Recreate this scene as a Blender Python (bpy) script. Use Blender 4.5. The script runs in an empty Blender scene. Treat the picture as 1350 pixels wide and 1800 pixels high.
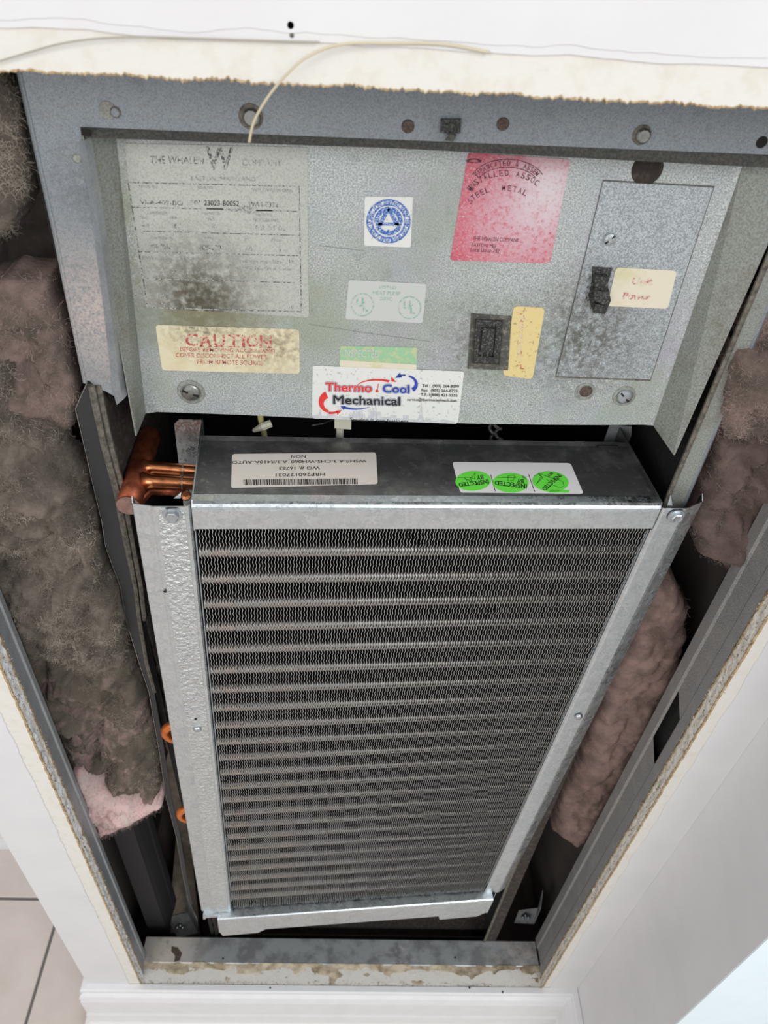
import bpy, math, random
import numpy as np
from mathutils import Vector, Matrix, noise
random.seed(7)
S = bpy.context.scene
COL = S.collection
# ------------------------------------------------------------------ camera
F = 1320.0
CAM = np.array([0.0, -0.5, 1.75])
M = np.array([[0.9978644974702563, -0.010790391508170925, 0.06442058785460923],
              [0.04129420575603996, -0.6599425712340814, -0.7501803724731322],
              [0.05060862830991243, 0.7512385573997449, -0.6580876815565987]])   # world -> camera (x right, y down, z forward)
cd = bpy.data.cameras.new('camera')
cam = bpy.data.objects.new('camera', cd); COL.objects.link(cam)
R = Matrix([M[0], -M[1], -M[2]]).transposed().to_4x4()
cam.matrix_world = Matrix.Translation(Vector(CAM)) @ R
cd.sensor_fit = 'VERTICAL'; cd.sensor_height = 36.0; cd.lens = F / 1800 * 36.0
cd.clip_start = 0.01
cd.dof.use_dof = True; cd.dof.focus_distance = 0.80; cd.dof.aperture_fstop = 9.0
S.camera = cam
# ------------------------------------------------------------------ world and lights
w = bpy.data.worlds.new('world'); S.world = w; w.use_nodes = True
bg = w.node_tree.nodes['Background']; bg.inputs[0].default_value = (0.95, 0.975, 1.0, 1); bg.inputs[1].default_value = 0.72

def area(name, loc, target, size, power, color):
    l = bpy.data.lights.new(name, 'AREA'); l.shape = 'RECTANGLE'; l.size, l.size_y = size; l.energy = power; l.color = color
    o = bpy.data.objects.new(name, l); COL.objects.link(o); o.location = loc
    o.rotation_euler = (Vector(target) - Vector(loc)).to_track_quat('-Z', 'Y').to_euler()
    return o
area('window_light', (-1.5, -2.9, 2.5), (0.1, 0.1, 0.9), (1.8, 1.5), 46, (1.0, 0.985, 0.96))
area('room_light', (1.3, -2.2, 2.9), (0.0, 0.1, 0.9), (1.3, 1.3), 44, (0.93, 0.97, 1.0))
S.view_settings.view_transform = 'Standard'; S.view_settings.look = 'None'
S.view_settings.gamma = 1.0; S.view_settings.use_curve_mapping = False
S.view_settings.exposure = -0.17

# ------------------------------------------------------------------ helpers
def ray(px, py):
    v = M.T @ np.array([(px - 675) / F, (py - 900) / F, 1.0]); return v
def PY(px, py, Y): v = ray(px, py); return CAM + v * (Y - CAM[1]) / v[1]
def PZ(px, py, Z): v = ray(px, py); return CAM + v * (Z - CAM[2]) / v[2]
def PX(px, py, X): v = ray(px, py); return CAM + v * (X - CAM[0]) / v[0]
# coil unit frame: it stands turned about six degrees in the opening
A = np.array([[0.9952206291588481, -0.09247492180364708, 0.03137336663598992],
              [0.09290397378026363, 0.9955965785102395, -0.012502180403962782],
              [-0.03007908, 0.01535713827878521, 0.9994295409637792]])
_q, _r = np.linalg.qr(A); A = _q * np.sign(np.diag(_r))
P0 = np.array([-0.1987, 0.03, 0.3068])
def LW(u, v, ww): return P0 + A @ np.array([u, v, ww])
def CP(px, py, ax, val):        # pixel -> coil-local point on plane axis=val
    n = A[:, ax]; v = ray(px, py); t = ((P0 - CAM) @ n + val) / (v @ n)
    return A.T @ (CAM + v * t - P0)

class MB:
    def __init__(s): s.v = []; s.f = []; s.mi = []; s.xf = None
    def add(s, vs, fs, mi=0):
        b = len(s.v)
        for p in vs:
            p = np.array(p, float)
            s.v.append(s.xf(p) if s.xf else p)
        for f in fs: s.f.append(tuple(b + i for i in f)); s.mi.append(mi)
    def box(s, a, b, mi=0):
        x0, y0, z0 = a; x1, y1, z1 = b
        s.add([(x0,y0,z0),(x1,y0,z0),(x1,y1,z0),(x0,y1,z0),(x0,y0,z1),(x1,y0,z1),(x1,y1,z1),(x0,y1,z1)],
              [(0,3,2,1),(4,5,6,7),(0,1,5,4),(1,2,6,5),(2,3,7,6),(3,0,4,7)], mi)
    def ext(s, pts, d, mi=0):     # polygon (3-D points) extruded by vector d
        n = len(pts); d = np.array(d, float); pts = [np.array(p, float) for p in pts]
        s.add(pts + [p + d for p in pts], [tuple(range(n)), tuple(range(2*n-1, n-1, -1))] +
              [((i+1) % n, i, i + n, (i+1) % n + n) for i in range(n)], mi)
    def strip(s, prof, mapf, t0, t1, mi=0, nseg=1):  # open profile swept between t0,t1
        n = len(prof); vs = []
        for k in range(nseg + 1):
            t = t0 + (t1 - t0) * k / nseg
            vs += [mapf(p, t) for p in prof]
        fs = []
        for k in range(nseg):
            for i in range(n - 1): fs.append((k*n+i, k*n+i+1, (k+1)*n+i+1, (k+1)*n+i))
        s.add(vs, fs, mi)
    def tube(s, path, r, n=10, cap=True, mi=0):
        path = [np.array(p, float) for p in path]; m = len(path)
        rs = r if isinstance(r, (list, tuple)) else [r] * m
        vs = []; up = None
        for i, p in enumerate(path):
            t = path[min(i+1, m-1)] - path[max(i-1, 0)]; t = t / (np.linalg.norm(t) + 1e-12)
            if up is None:
                a = np.array([0, 0, 1.0]) if abs(t[2]) < .9 else np.array([1.0, 0, 0])
                up = np.cross(t, a)
            up = up - t * (up @ t); up /= np.linalg.norm(up); sd = np.cross(t, up)
            for k in range(n):
                a = 2 * math.pi * k / n; vs.append(p + rs[i] * (math.cos(a) * up + math.sin(a) * sd))
        fs = [(i*n+k, i*n+(k+1) % n, (i+1)*n+(k+1) % n, (i+1)*n+k) for i in range(m-1) for k in range(n)]
        if cap: fs += [tuple(range(n-1, -1, -1)), tuple((m-1)*n + k for k in range(n))]
        s.add(vs, fs, mi)
    def disc(s, c, nrm, prof, n=20, mi=0):   # lathe: prof = [(radius, height along nrm)], closed at the end
        c = np.array(c, float); nrm = np.array(nrm, float); nrm /= np.linalg.norm(nrm)
        a = np.array([0, 0, 1.0]) if abs(nrm[2]) < .9 else np.array([1.0, 0, 0])
        e1 = np.cross(a, nrm); e1 /= np.linalg.norm(e1); e2 = np.cross(nrm, e1); vs = []
        for r, h in prof:
            for k in range(n):
                t = 2*math.pi*k/n; vs.append(c + nrm*h + r*(math.cos(t)*e1 + math.sin(t)*e2))
        m = len(prof)
        fs = [(i*n+k, i*n+(k+1) % n, (i+1)*n+(k+1) % n, (i+1)*n+k) for i in range(m-1) for k in range(n)]
        fs.append(tuple((m-1)*n+k for k in range(n)))
        s.add(vs, fs, mi)

ROOTS = {}
def empty(name, loc, mat=None):
    o = bpy.data.objects.new(name, None); COL.objects.link(o); o.empty_display_size = .02
    o.matrix_world = mat if mat is not None else Matrix.Translation(Vector(loc))
    ROOTS[o] = o.matrix_world.copy(); return o
def tag(o, label=None, cat=None, group=None, kind=None):
    if label: o['label'] = label
    if cat: o['category'] = cat
    if group: o['group'] = group
    if kind: o['kind'] = kind
    return o
def obj(name, mb, mats, parent=None, smooth=False, label=None, kind=None):
    if not isinstance(mats, (list, tuple)): mats = [mats]
    V = np.array(mb.v)
    if parent is None:
        lo, hi = V.min(0), V.max(0); org = Vector(((lo[0]+hi[0])/2, (lo[1]+hi[1])/2, lo[2])); mw = Matrix.Translation(org)
    else:
        mw = ROOTS[parent]
    inv = np.array(mw.inverted()); V = V @ inv[:3, :3].T + inv[:3, 3]
    me = bpy.data.meshes.new(name); me.from_pydata(V.tolist(), [], mb.f)
    for m in mats: me.materials.append(m)
    if len(mats) > 1: me.polygons.foreach_set('material_index', mb.mi)
    if smooth: me.shade_smooth()
    me.update(); me.validate()
    o = bpy.data.objects.new(name, me); COL.objects.link(o); ROOTS[o] = mw.copy()
    if parent is None: o.matrix_world = mw
    else: o.parent = parent
    if label: o['label'] = label
    if kind: o['kind'] = kind
    return o

# ------------------------------------------------------------------ materials
def mat(name, col, rough=.5, metal=0.0, col2=None, scale=300, lo=.45, hi=.6, detail=4, bump=0.0, bscale=300, bdist=.001, tints=(),
        spangle=None, spots=(), stain=None, alpha_wear=None, aniso=None, coord='Object', fac2=1.0):
    m = bpy.data.materials.new(name); m.use_nodes = True; nt = m.node_tree; N = nt.nodes; L = nt.links
    b = N['Principled BSDF']; b.inputs['Roughness'].default_value = rough; b.inputs['Metallic'].default_value = metal
    tc = N.new('ShaderNodeTexCoord').outputs['Object']
    geo = N.new('ShaderNodeNewGeometry')
    cur = N.new('ShaderNodeRGB'); cur.outputs[0].default_value = (*col, 1); cur = cur.outputs[0]
    def noise_ramp(sc, lo, hi, det=4, vec=tc, rough=.6):
        n = N.new('ShaderNodeTexNoise'); n.inputs['Scale'].default_value = sc; n.inputs['Detail'].default_value = det
        n.inputs['Roughness'].default_value = rough
        L.new(vec, n.inputs['Vector']); r = N.new('ShaderNodeMapRange'); r.inputs[1].default_value = lo; r.inputs[2].default_value = hi
        L.new(n.outputs['Fac'], r.inputs[0]); return r.outputs[0]
    def mixc(f, c1, c2, mode='MIX'):
        x = N.new('ShaderNodeMix'); x.data_type = 'RGBA'; x.blend_type = mode
        if isinstance(f, float): x.inputs[0].default_value = f
        else: L.new(f, x.inputs[0])
        L.new(c1, x.inputs[6])
        if isinstance(c2, tuple): x.inputs[7].default_value = (*c2, 1)
        else: L.new(c2, x.inputs[7])
        return x.outputs[2]
    def mul(a, b2):
        x = N.new('ShaderNodeMath'); x.operation = 'MULTIPLY'
        L.new(a, x.inputs[0])
        if isinstance(b2, float): x.inputs[1].default_value = b2
        else: L.new(b2, x.inputs[1])
        return x.outputs[0]
    if spangle:
        sc, c2, amt = spangle
        v = N.new('ShaderNodeTexVoronoi'); v.inputs['Scale'].default_value = sc
        nz = N.new('ShaderNodeTexNoise'); nz.inputs['Scale'].default_value = sc*1.3; L.new(tc, nz.inputs['Vector'])
        va = N.new('ShaderNodeVectorMath'); va.operation = 'MULTIPLY_ADD'; va.inputs[1].default_value = (.03,)*3
        L.new(nz.outputs['Color'], va.inputs[0]); L.new(tc, va.inputs[2]); L.new(va.outputs[0], v.inputs['Vector'])
        sp = N.new('ShaderNodeSeparateColor'); L.new(v.outputs['Color'], sp.inputs[0])
        cur = mixc(mul(sp.outputs[0], amt), cur, c2)
        rr = N.new('ShaderNodeMapRange'); rr.inputs[3].default_value = rough - .1; rr.inputs[4].default_value = rough + .14
        L.new(sp.outputs[1], rr.inputs[0]); L.new(rr.outputs[0], b.inputs['Roughness'])
    if col2:
        f = noise_ramp(scale, lo, hi, detail)
        if fac2 < 1: f = mul(f, fac2)
        cur = mixc(f, cur, col2)
    for (c, sc, lo2, hi2, amt) in tints: cur = mixc(mul(noise_ramp(sc, lo2, hi2, 3, geo.outputs['Position']), amt), cur, c)
    metal_fac = None
    for (pos, rad, c, sc, thr, amt) in spots:     # dirt with a place of its own on the object
        d = N.new('ShaderNodeVectorMath'); d.operation = 'DISTANCE'; L.new(geo.outputs['Position'], d.inputs[0]); d.inputs[1].default_value = tuple(pos)
        r = N.new('ShaderNodeMapRange'); r.inputs[1].default_value = rad; r.inputs[2].default_value = rad*.15; L.new(d.outputs['Value'], r.inputs[0])
        n = noise_ramp(sc, thr, thr + .22, 6, geo.outputs['Position'], .7)
        f = mul(mul(r.outputs[0], n), amt)
        cur = mixc(f, cur, c)
        if metal > 0:
            inv = N.new('ShaderNodeMath'); inv.operation = 'SUBTRACT'; inv.inputs[0].default_value = 1.0; L.new(f, inv.inputs[1])
            metal_fac = mul(metal_fac if metal_fac else inv.outputs[0], inv.outputs[0]) if metal_fac else inv.outputs[0]
    if metal_fac: L.new(mul(metal_fac, float(metal)), b.inputs['Metallic'])
    if stain:
        c, sc, lo2, hi2, amt = stain
        cur = mixc(mul(noise_ramp(sc, lo2, hi2, 8, geo.outputs['Position'], .7), amt), cur, c)
    L.new(cur, b.inputs['Base Color'])
    if bump:
        n = N.new('ShaderNodeTexNoise'); n.inputs['Scale'].default_value = bscale; n.inputs['Detail'].default_value = 5; L.new(tc, n.inputs['Vector'])
        bp = N.new('ShaderNodeBump'); bp.inputs['Strength'].default_value = bump; bp.inputs['Distance'].default_value = bdist
        L.new(n.outputs['Fac'], bp.inputs['Height']); L.new(bp.outputs[0], b.inputs['Normal'])
    return m

def worn(name, ink, base, thr=.5, sc=420, rough=.6):      # faded print: ink broken by wear
    return mat(name, ink, rough, 0, base, sc, thr-.04, thr+.04, 3)
smudge = PY(350, 520, .115); smudge2 = PY(300, 560, .115)
sw = PY(1030, 600, .115); rk = PY(860, 600, .115); mid = PY(900, 500, .115)
DIRT = (.065, .050, .026)
GREEN = (.21, .22, .15)
p_spots = [(smudge, .072, DIRT, 130, .33, .9), (PY(355, 540, .115), .042, DIRT, 120, .34, .8), (PY(400, 590, .115), .05, DIRT, 220, .50, .8), (PY(350, 480, .115), .13, (.24, .225, .12), 30, .30, .75), (PY(620, 660, .115), .30, (.10, .085, .055), 330, .585, .75), (PY(980, 620, .115), .22, (.09, .08, .05), 300, .56, .75),
           (sw, .085, (.07, .06, .04), 180, .36, .85), (PY(1040, 520, .115), .05, (.05, .042, .03), 220, .45, .8),
           (rk, .06, (.08, .07, .045), 240, .40, .8), (mid, .09, (.10, .09, .06), 260, .53, .7), (PY(860, 690, .115), .07, (.06, .05, .035), 300, .56, .7),
           (PY(780, 600, .115), .13, (.10, .09, .06), 420, .60, .7)]
zinc = mat('weathered_zinc', (.32, .345, .335), .46, .45, (.64, .67, .66), 750, .40, .60, 3, .15, 900, spots=p_spots, tints=(((.42, .38, .48), 9, .50, .66, .45), ((.33, .38, .28), 8, .48, .66, .65), ((.33, .42, .45), 12, .55, .7, .4)), stain=((.15, .16, .15), 60, .55, .8, .5))
zincplate = mat('speckled_zinc_plate', (.30, .33, .34), .45, .6, (.60, .64, .66), 900, .40, .60, 3, .15, 900, spots=p_spots)
zincflange = mat('cabinet_flange_zinc', (.30, .33, .35), .42, .5, (.20, .215, .235), 1300, .44, .62, 3, .1, 700,
                 spots=[(PY(185, 560, .085), .09, (.52, .42, .37), 500, .36, .9), (PY(150, 330, .085), .04, (.12, .12, .13), 300, .4, .7)], stain=((.10, .10, .10), 25, .55, .8, .5))
zincside = mat('tray_side_zinc', (.36, .375, .34), .5, .4, (.22, .23, .205), 600, .4, .65, 3, .1, 700, stain=((.16, .13, .08), 30, .5, .75, .6))
lip_dust_shade = mat('dusty_shaded_lip', (.055, .054, .05), .8, 0.1, (.12, .115, .10), 500, .4, .7, 4, .3, 500)  # dust, plus the lip's shade painted into the dark base colour
galv = mat('bright_galvanized', (.58, .625, .645), .34, 1.0, spangle=(150, (.80, .84, .86), .6), bump=.1, bscale=300, stain=((.40, .42, .43), 60, .56, .75, .5))
galvemb = mat('embossed_galvanized', (.58, .61, .61), .36, .95, spangle=(260, (.86, .89, .89), .8), bump=1.0, bscale=210, bdist=.004)
galvpan = mat('smeared_pan_metal', (.15, .15, .148), .34, .7, (.30, .30, .29), 38, .46, .74, 8, .12, 200, stain=((.55, .55, .53), 110, .56, .76, .6))
galvstud = mat('stud_galvanized', (.33, .35, .365), .42, .35, (.42, .44, .45), 500, .45, .7, 3, .1, 400, stain=((.20, .20, .21), 40, .45, .75, .7))
galvdusty = mat('dusty_stud_galvanized', (.43, .42, .405), .5, .4, (.22, .22, .22), 900, .45, .6, 3, .2, 700, stain=((.55, .50, .44), 30, .5, .75, .6))
trackm = mat('bottom_track_metal', (.46, .48, .49), .36, .45, (.28, .29, .30), 30, .45, .6, 6, .1, 300,
             spots=[(PZ(290, 1672, .058), .10, (.56, .50, .43), 90, .25, .97), (PZ(930, 1690, .058), .12, (.50, .43, .38), 90, .40, .8), (PZ(700, 1690, .058), .07, (.6, .57, .5), 110, .5, .7)])
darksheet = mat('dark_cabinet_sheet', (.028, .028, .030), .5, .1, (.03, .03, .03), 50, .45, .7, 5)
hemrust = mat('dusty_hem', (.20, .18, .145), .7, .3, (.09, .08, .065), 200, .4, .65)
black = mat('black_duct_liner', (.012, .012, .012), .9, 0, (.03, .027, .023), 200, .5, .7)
liner = mat('dirty_liner', (.035, .027, .022), .95, 0, (.10, .08, .065), 160, .5, .75, 6, 1.0, 300)
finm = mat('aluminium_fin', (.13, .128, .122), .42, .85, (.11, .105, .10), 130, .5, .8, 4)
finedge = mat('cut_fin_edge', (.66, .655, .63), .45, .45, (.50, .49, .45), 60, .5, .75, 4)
tubem = mat('dull_tube', (.42, .40, .375), .36, .9, (.50, .42, .36), 30, .5, .7)
copper = mat('oxidised_copper', (.42, .12, .055), .42, .85, (.22, .055, .03), 70, .45, .65, 5, .15, 300)
copperbright = mat('bright_copper', (.62, .23, .10), .28, .95, (.35, .12, .05), 90, .5, .7)
orangebend = mat('orange_copper_bend', (.75, .20, .045), .35, .7, (.5, .12, .03), 60, .5, .7)
solder = mat('solder', (.35, .27, .2), .4, .8)
steel = mat('screw_steel', (.34, .345, .32), .38, 1.0, (.25, .24, .21), 300, .5, .7)
screwclean = mat('zinc_screw', (.52, .55, .58), .28, 1.0)
darkhole = mat('dark_hole', (.012, .010, .009), .9)
rust = mat('brown_plug', (.07, .045, .035), .7, .2, (.14, .10, .08), 500, .45, .65)
blackplastic = mat('dusty_black_plastic', (.02, .02, .02), .5, 0, (.12, .115, .10), 600, .52, .62, 3, .3, 500)
paint = mat('white_wall_paint', (.72, .70, .705), .45, 0, (.74, .735, .73), 12, .4, .7, 4, .35, 70)
paintlow = mat('white_wall_paint_side', (.73, .715, .72), .5, 0, (.69, .68, .685), 12, .4, .7, 4, .25, 70)
paper = mat('drywall_paper', (.74, .71, .655), .8, 0, (.68, .62, .53), 60, .5, .75, 6, .4, 250)
paperlow = mat('scuffed_drywall_paper', (.72, .67, .60), .8, 0, (.50, .44, .37), 190, .56, .66, 6, .6, 300)
brownpaper = mat('torn_brown_paper', (.36, .23, .10), .9, 0, (.55, .42, .24), 200, .45, .6, 4, .6, 400)
gyps = mat('gypsum_core', (.80, .82, .82), .85, 0, (.36, .29, .18), 100, .58, .68, 6, .6, 300)
gypsR = mat('gypsum_core_right', (.72, .67, .60), .85, 0, (.42, .31, .18), 110, .58, .70, 6, .8, 250)
mud = mat('dirty_gypsum_ledge', (.55, .465, .34), .85, 0, (.20, .14, .07), 45, .42, .70, 8, .8, 200, spots=[(PZ(890, 1715, .058), .13, (.13, .095, .055), 60, .35, .9), (PZ(300, 1720, .058), .09, (.30, .25, .16), 90, .4, .8)])
chipm = mat('gypsum_chips', (.62, .55, .44), .9, 0, (.25, .18, .10), 60, .4, .6)
white_blueglare = mat('white_paint_blue_glare', (.82, .93, .98), .5, 0, (.80, .91, .96), 20, .4, .6)  # white wall face; bluish daylight overexposure is put into the colour
tilem = mat('beige_tile', (.66, .585, .535), .30, 0, (.60, .52, .47), 9, .4, .65, 8, .03, 60)
grout = mat('grey_grout', (.16, .15, .15), .9)
trimm = mat('white_trim_paint', (.80, .795, .80), .4, 0, (.76, .755, .76), 30, .4, .7, 4, .15, 90, stain=((.45, .36, .25), 180, .68, .76, .6))
shoem = mat('rough_white_trim', (.80, .78, .74), .6, 0, (.58, .47, .33), 120, .64, .72, 6, .6, 200)
cavity = mat('cavity_board', (.17, .145, .13), .9, 0, (.11, .09, .085), 6, .4, .7)
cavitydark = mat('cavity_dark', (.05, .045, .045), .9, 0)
wood = mat('dusty_wood', (.50, .40, .31), .8, 0, (.24, .19, .14), 30, .4, .7, 6)
concrete = mat('slab_concrete', (.20, .155, .14), .9, 0, (.30, .21, .20), 30, .4, .7)
threadm = mat('fibre_thread', (.62, .54, .38), .8)
threaddark = mat('fibre_thread_grey', (.42, .38, .32), .8)
cream = (.70, .63, .44)
creamL = mat('cream_label', cream, .55, 0, (.62, .54, .33), 60, .45, .7, 5, 0, 0, spots=[(PY(470, 600, .115), .045, (.24, .18, .12), 130, .42, .8), (PY(350, 578, .115), .04, (.12, .10, .06), 200, .42, .8), (PY(505, 610, .115), .03, (.20, .15, .10), 160, .45, .85), (smudge, .06, DIRT, 260, .47, .8), (PY(420, 590, .115), .05, (.16, .13, .08), 260, .55, .7)])
yellowL = mat('yellow_label', (.70, .56, .25), .55, 0, (.40, .30, .14), 230, .58, .66, 5)
creamL2 = mat('cream_power_label', (.70, .64, .50), .5, 0, (.60, .55, .30), 30, .5, .7, 4)
foil = mat('worn_foil_label', (.52, .53, .48), .5, .35, (.40, .41, .37), 900, .48, .62, 3, 0, 0, spots=p_spots[:3])
whiteL = mat('white_label', (.70, .70, .66), .45, 0, (.45, .44, .39), 300, .60, .68, 4)
whiteC = mat('clean_white_label', (.86, .83, .82), .4)
beigeL = mat('beige_label', (.80, .73, .66), .45, 0, (.76, .68, .60), 40, .5, .7)
redL = mat('red_label', (.50, .02, .055), .5, 0, (.62, .38, .42), 700, .58, .66, 4, spots=[(PY(940, 370, .115), .085, (.62, .47, .51), 380, .30, .95), (PY(860, 410, .115), .05, (.60, .36, .42), 420, .44, .6), (PY(965, 330, .115), .035, (.66, .60, .62), 420, .30, .9)])
ulL = mat('pale_green_label', (.50, .55, .50), .55, 0, (.56, .52, .52), 500, .45, .6, 3)
greenL = mat('green_label', (.30, .52, .30), .55, 0, (.52, .52, .30), 160, .5, .62, 5)
limeL = mat('lime_dot', (.16, .86, .07), .5)
ink = mat('black_ink', (.02, .02, .02), .6)
inkfade = worn('faded_ink', (.07, .07, .065), (.45, .46, .42), .50, 700)
inkgrey = worn('grey_ink', (.20, .20, .19), (.46, .47, .43), .50, 800)
inkred = worn('faded_red_ink', (.45, .06, .06), (.62, .42, .30), .52, 420)
inkred2 = worn('ghost_red_ink', (.50, .16, .14), (.68, .58, .46), .47, 300)
inkblue = worn('worn_blue_ink', (.03, .12, .42), (.55, .60, .68), .56, 900)
inkgreen = worn('faded_green_ink', (.22, .42, .33), (.50, .55, .50), .52, 600)
inkredlbl = worn('ink_on_red', (.05, .01, .02), (.40, .12, .16), .54, 800)
blue = mat('logo_blue', (.02, .06, .38), .5); redp = mat('logo_red', (.72, .03, .03), .5)
white = mat('logo_white', (.85, .85, .85), .5); bluep = mat('outline_blue', (.03, .05, .26), .5)
skyg = mat('skyline_grey', (.52, .52, .54), .6, 0, (.62, .62, .62), 300, .5, .6)
wirey = mat('yellow_wire', (.50, .46, .20), .5); plasticw = mat('ivory_plastic', (.60, .58, .47), .5)

# ------------------------------------------------------------------ room shell
def jag(p0, p1, n, amp, sc, seed=0, ax=(0, 0, 1)):
    p0 = np.array(p0, float); p1 = np.array(p1, float); out = []; ax = np.array(ax, float)
    for i in range(n + 1):
        t = i / n; p = p0 + (p1 - p0) * t
        a = noise.fractal(Vector(p * sc) + Vector((seed, 0, 0)), 1.0, 2.0, 4) * amp
        out.append(p + ax * a)
    return out
XL, XR, ZB = -.362, .433, .058
ZH = lambda x: 1.6453 + .0158 * x
# front wall: header, narrow left and right jamb faces, strip under the opening
def polyfan(mb, edge, far, th, mi=0):
    """strip between a jagged edge (list) and a straight far edge (list, same length), extruded in +y"""
    n = len(edge); vs = [*edge, *far, *[e + th for e in edge], *[f + th for f in far]]
    fs = []
    for i in range(n - 1):
        fs += [(i, i+1, n+i+1, n+i), (2*n+i+1, 2*n+i, 3*n+i, 3*n+i+1), (i+1, i, 2*n+i, 2*n+i+1), (n+i, n+i+1, 3*n+i+1, 3*n+i)]
    fs += [(0, n, 3*n, 2*n), (n-1, 2*n-1, 4*n-1, 3*n-1)][:0] + [(n, 0, 2*n, 3*n), (n-1, 2*n-1, 4*n-1, 3*n-1)]
    mb.add(vs, fs, mi)
Y = lambda t: np.array([0, t, 0])
def farx(e, x): return [np.array([x, p[1], p[2]]) for p in e]
def farz(e, z): return [np.array([p[0], p[1], z]) for p in e]
mb = MB()
hd = jag((-.463, 0, ZH(-.463)), (.505, 0, ZH(.505)), 1400, .0016, 40, 3)
for i_, p in enumerate(hd): p[2] += .0016*noise.fractal(Vector((p[0]*420, 0, 7)), 1, 2, 3)
polyfan(mb, hd, farz(hd, 2.3), Y(.016))
le = jag((XL, 0, .02), (XL, 0, 1.66), 900, .0011, 75, 8, (1, 0, 0)); polyfan(mb, le, farx(le, -.463), Y(.016))
re = jag((XR, 0, .02), (XR, 0, 1.66), 900, .0010, 75, 12, (1, 0, 0)); polyfan(mb, re, farx(re, .5065), Y(.016))
be = jag((-.463, 0, ZB), (.505, 0, ZB), 300, .0015, 25, 2); polyfan(mb, be, farz(be, -.16), Y(.034))
wf = obj('wall_front', mb, paper, kind='structure')
def child(name, mb, m, parent, **k): return obj('lettering' if name == 'printing' else name, mb, m, parent, **k)
# layers of paint left on the face (raised, torn edge)
mb = MB(); rg = []
for i in range(401):
    x = -.4645 + .9705 * i / 400; z = 1.6672 + .018 * x + .0022 * noise.fractal(Vector((x*14, 0, 5)), 1, 2, 4) - .0006
    rg.append(np.array([x, -.0016, z]))
polyfan(mb, rg, farz(rg, 2.3), Y(.0016)); child('paint_skin', mb, paint, wf)
mb = MB(); rg2 = [p + np.array([0, -.0008, .0045 + .002*noise.fractal(Vector((p[0]*22, 3, 1)), 1, 2, 3)]) for p in rg]
polyfan(mb, rg2, farz(rg2, 2.3), Y(.001)); child('paint_skin', mb, paint, wf)
mb = MB(); e = jag((-.384, -.0012, .05), (-.386, -.0012, 1.665), 900, .0022, 14, 21, (1, 0, 0))
for i, p in enumerate(e): p[0] += .0014 * noise.noise(Vector((0, 0, p[2]*160)))
polyfan(mb, e, farx(e, -.4645), Y(.0012)); child('paint_skin', mb, paintlow, wf)
mb = MB(); e = jag((.449, -.0012, .05), (.451, -.0012, 1.665), 900, .0030, 16, 33, (1, 0, 0)); polyfan(mb, e, farx(e, .505), Y(.0012)); child('paint_skin', mb, paintlow, wf)
# brown torn paper fringes and gypsum cores (the cut edges)
mb = MB()
f1 = [p + np.array([0, -.0006, -.0002 - .0016*abs(noise.noise(Vector((p[0]*700, 1, 0))))]) for p in hd]
f2 = [p + np.array([0, -.0006, .0005 + .0008*noise.noise(Vector((p[0]*200, 1, 0)))]) for p in hd]; polyfan(mb, f1, f2, Y(.0166)); child('torn_paper_edge', mb, brownpaper, wf)
mb = MB()
for ed, sx in ((le, 1), (re, -1)):
    for y0, y1, dx in ((-.0005, .0006, .0008), (.0155, .0172, .0020)):
        n = len(ed); a = [np.array([p[0] + sx*dx*(.5 + .5*abs(noise.noise(Vector((p[2]*130, y0*900, sx))))), y0, p[2]]) for p in ed]
        b = [np.array([p[0] - sx*.002, y0, p[2]]) for p in ed]; polyfan(mb, a, b, Y(y1 - y0))
child('torn_paper_edge', mb, brownpaper, wf)
def core(ed, sx, m):
    mb = MB(); n = len(ed); K = 6; vs = []; fs = []
    for k in range(K):
        y = .001 + .0145 * k / (K-1)
        for p in ed:
            vs.append((p[0] + sx * (.0004 + .0016 * noise.fractal(Vector((y*120, p[2]*60, sx)), 1, 2, 3)), y, p[2]))
    for k in range(K-1):
        for i in range(n-1): fs.append((k*n+i, k*n+i+1, (k+1)*n+i+1, (k+1)*n+i))
    mb.add(vs, fs); child('gypsum_core', mb, m, wf)
core(le, 1, gyps); core(re, -1, gypsR)
# crumbs of gypsum and dirt clinging to the cut edges
def chips(name, fn, n, m, r=(.0005, .002)):
    mb = MB()
    for i in range(n):
        p = fn(); s = random.uniform(*r) * random.uniform(.5, 1)
        q = [np.array([random.uniform(-1, 1) for _ in range(3)]) * s + p for _ in range(4)]
        mb.add(q, [(0, 1, 2), (0, 2, 3), (0, 3, 1), (1, 3, 2)])
    return child(name, mb, m, wf, kind='stuff')
def edgept(ed, sx):
    p = random.choice(ed); y = random.choice([.0, .0165, .0165, .008]); return np.array([p[0] + sx * .0008, y + random.gauss(0, .0012), p[2] + random.uniform(-.003, .003)])
chips('gypsum_crumbs', lambda: edgept(le, 1), 5200, chipm)
chips('gypsum_crumbs', lambda: edgept(re, -1), 5200, chipm)
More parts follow.
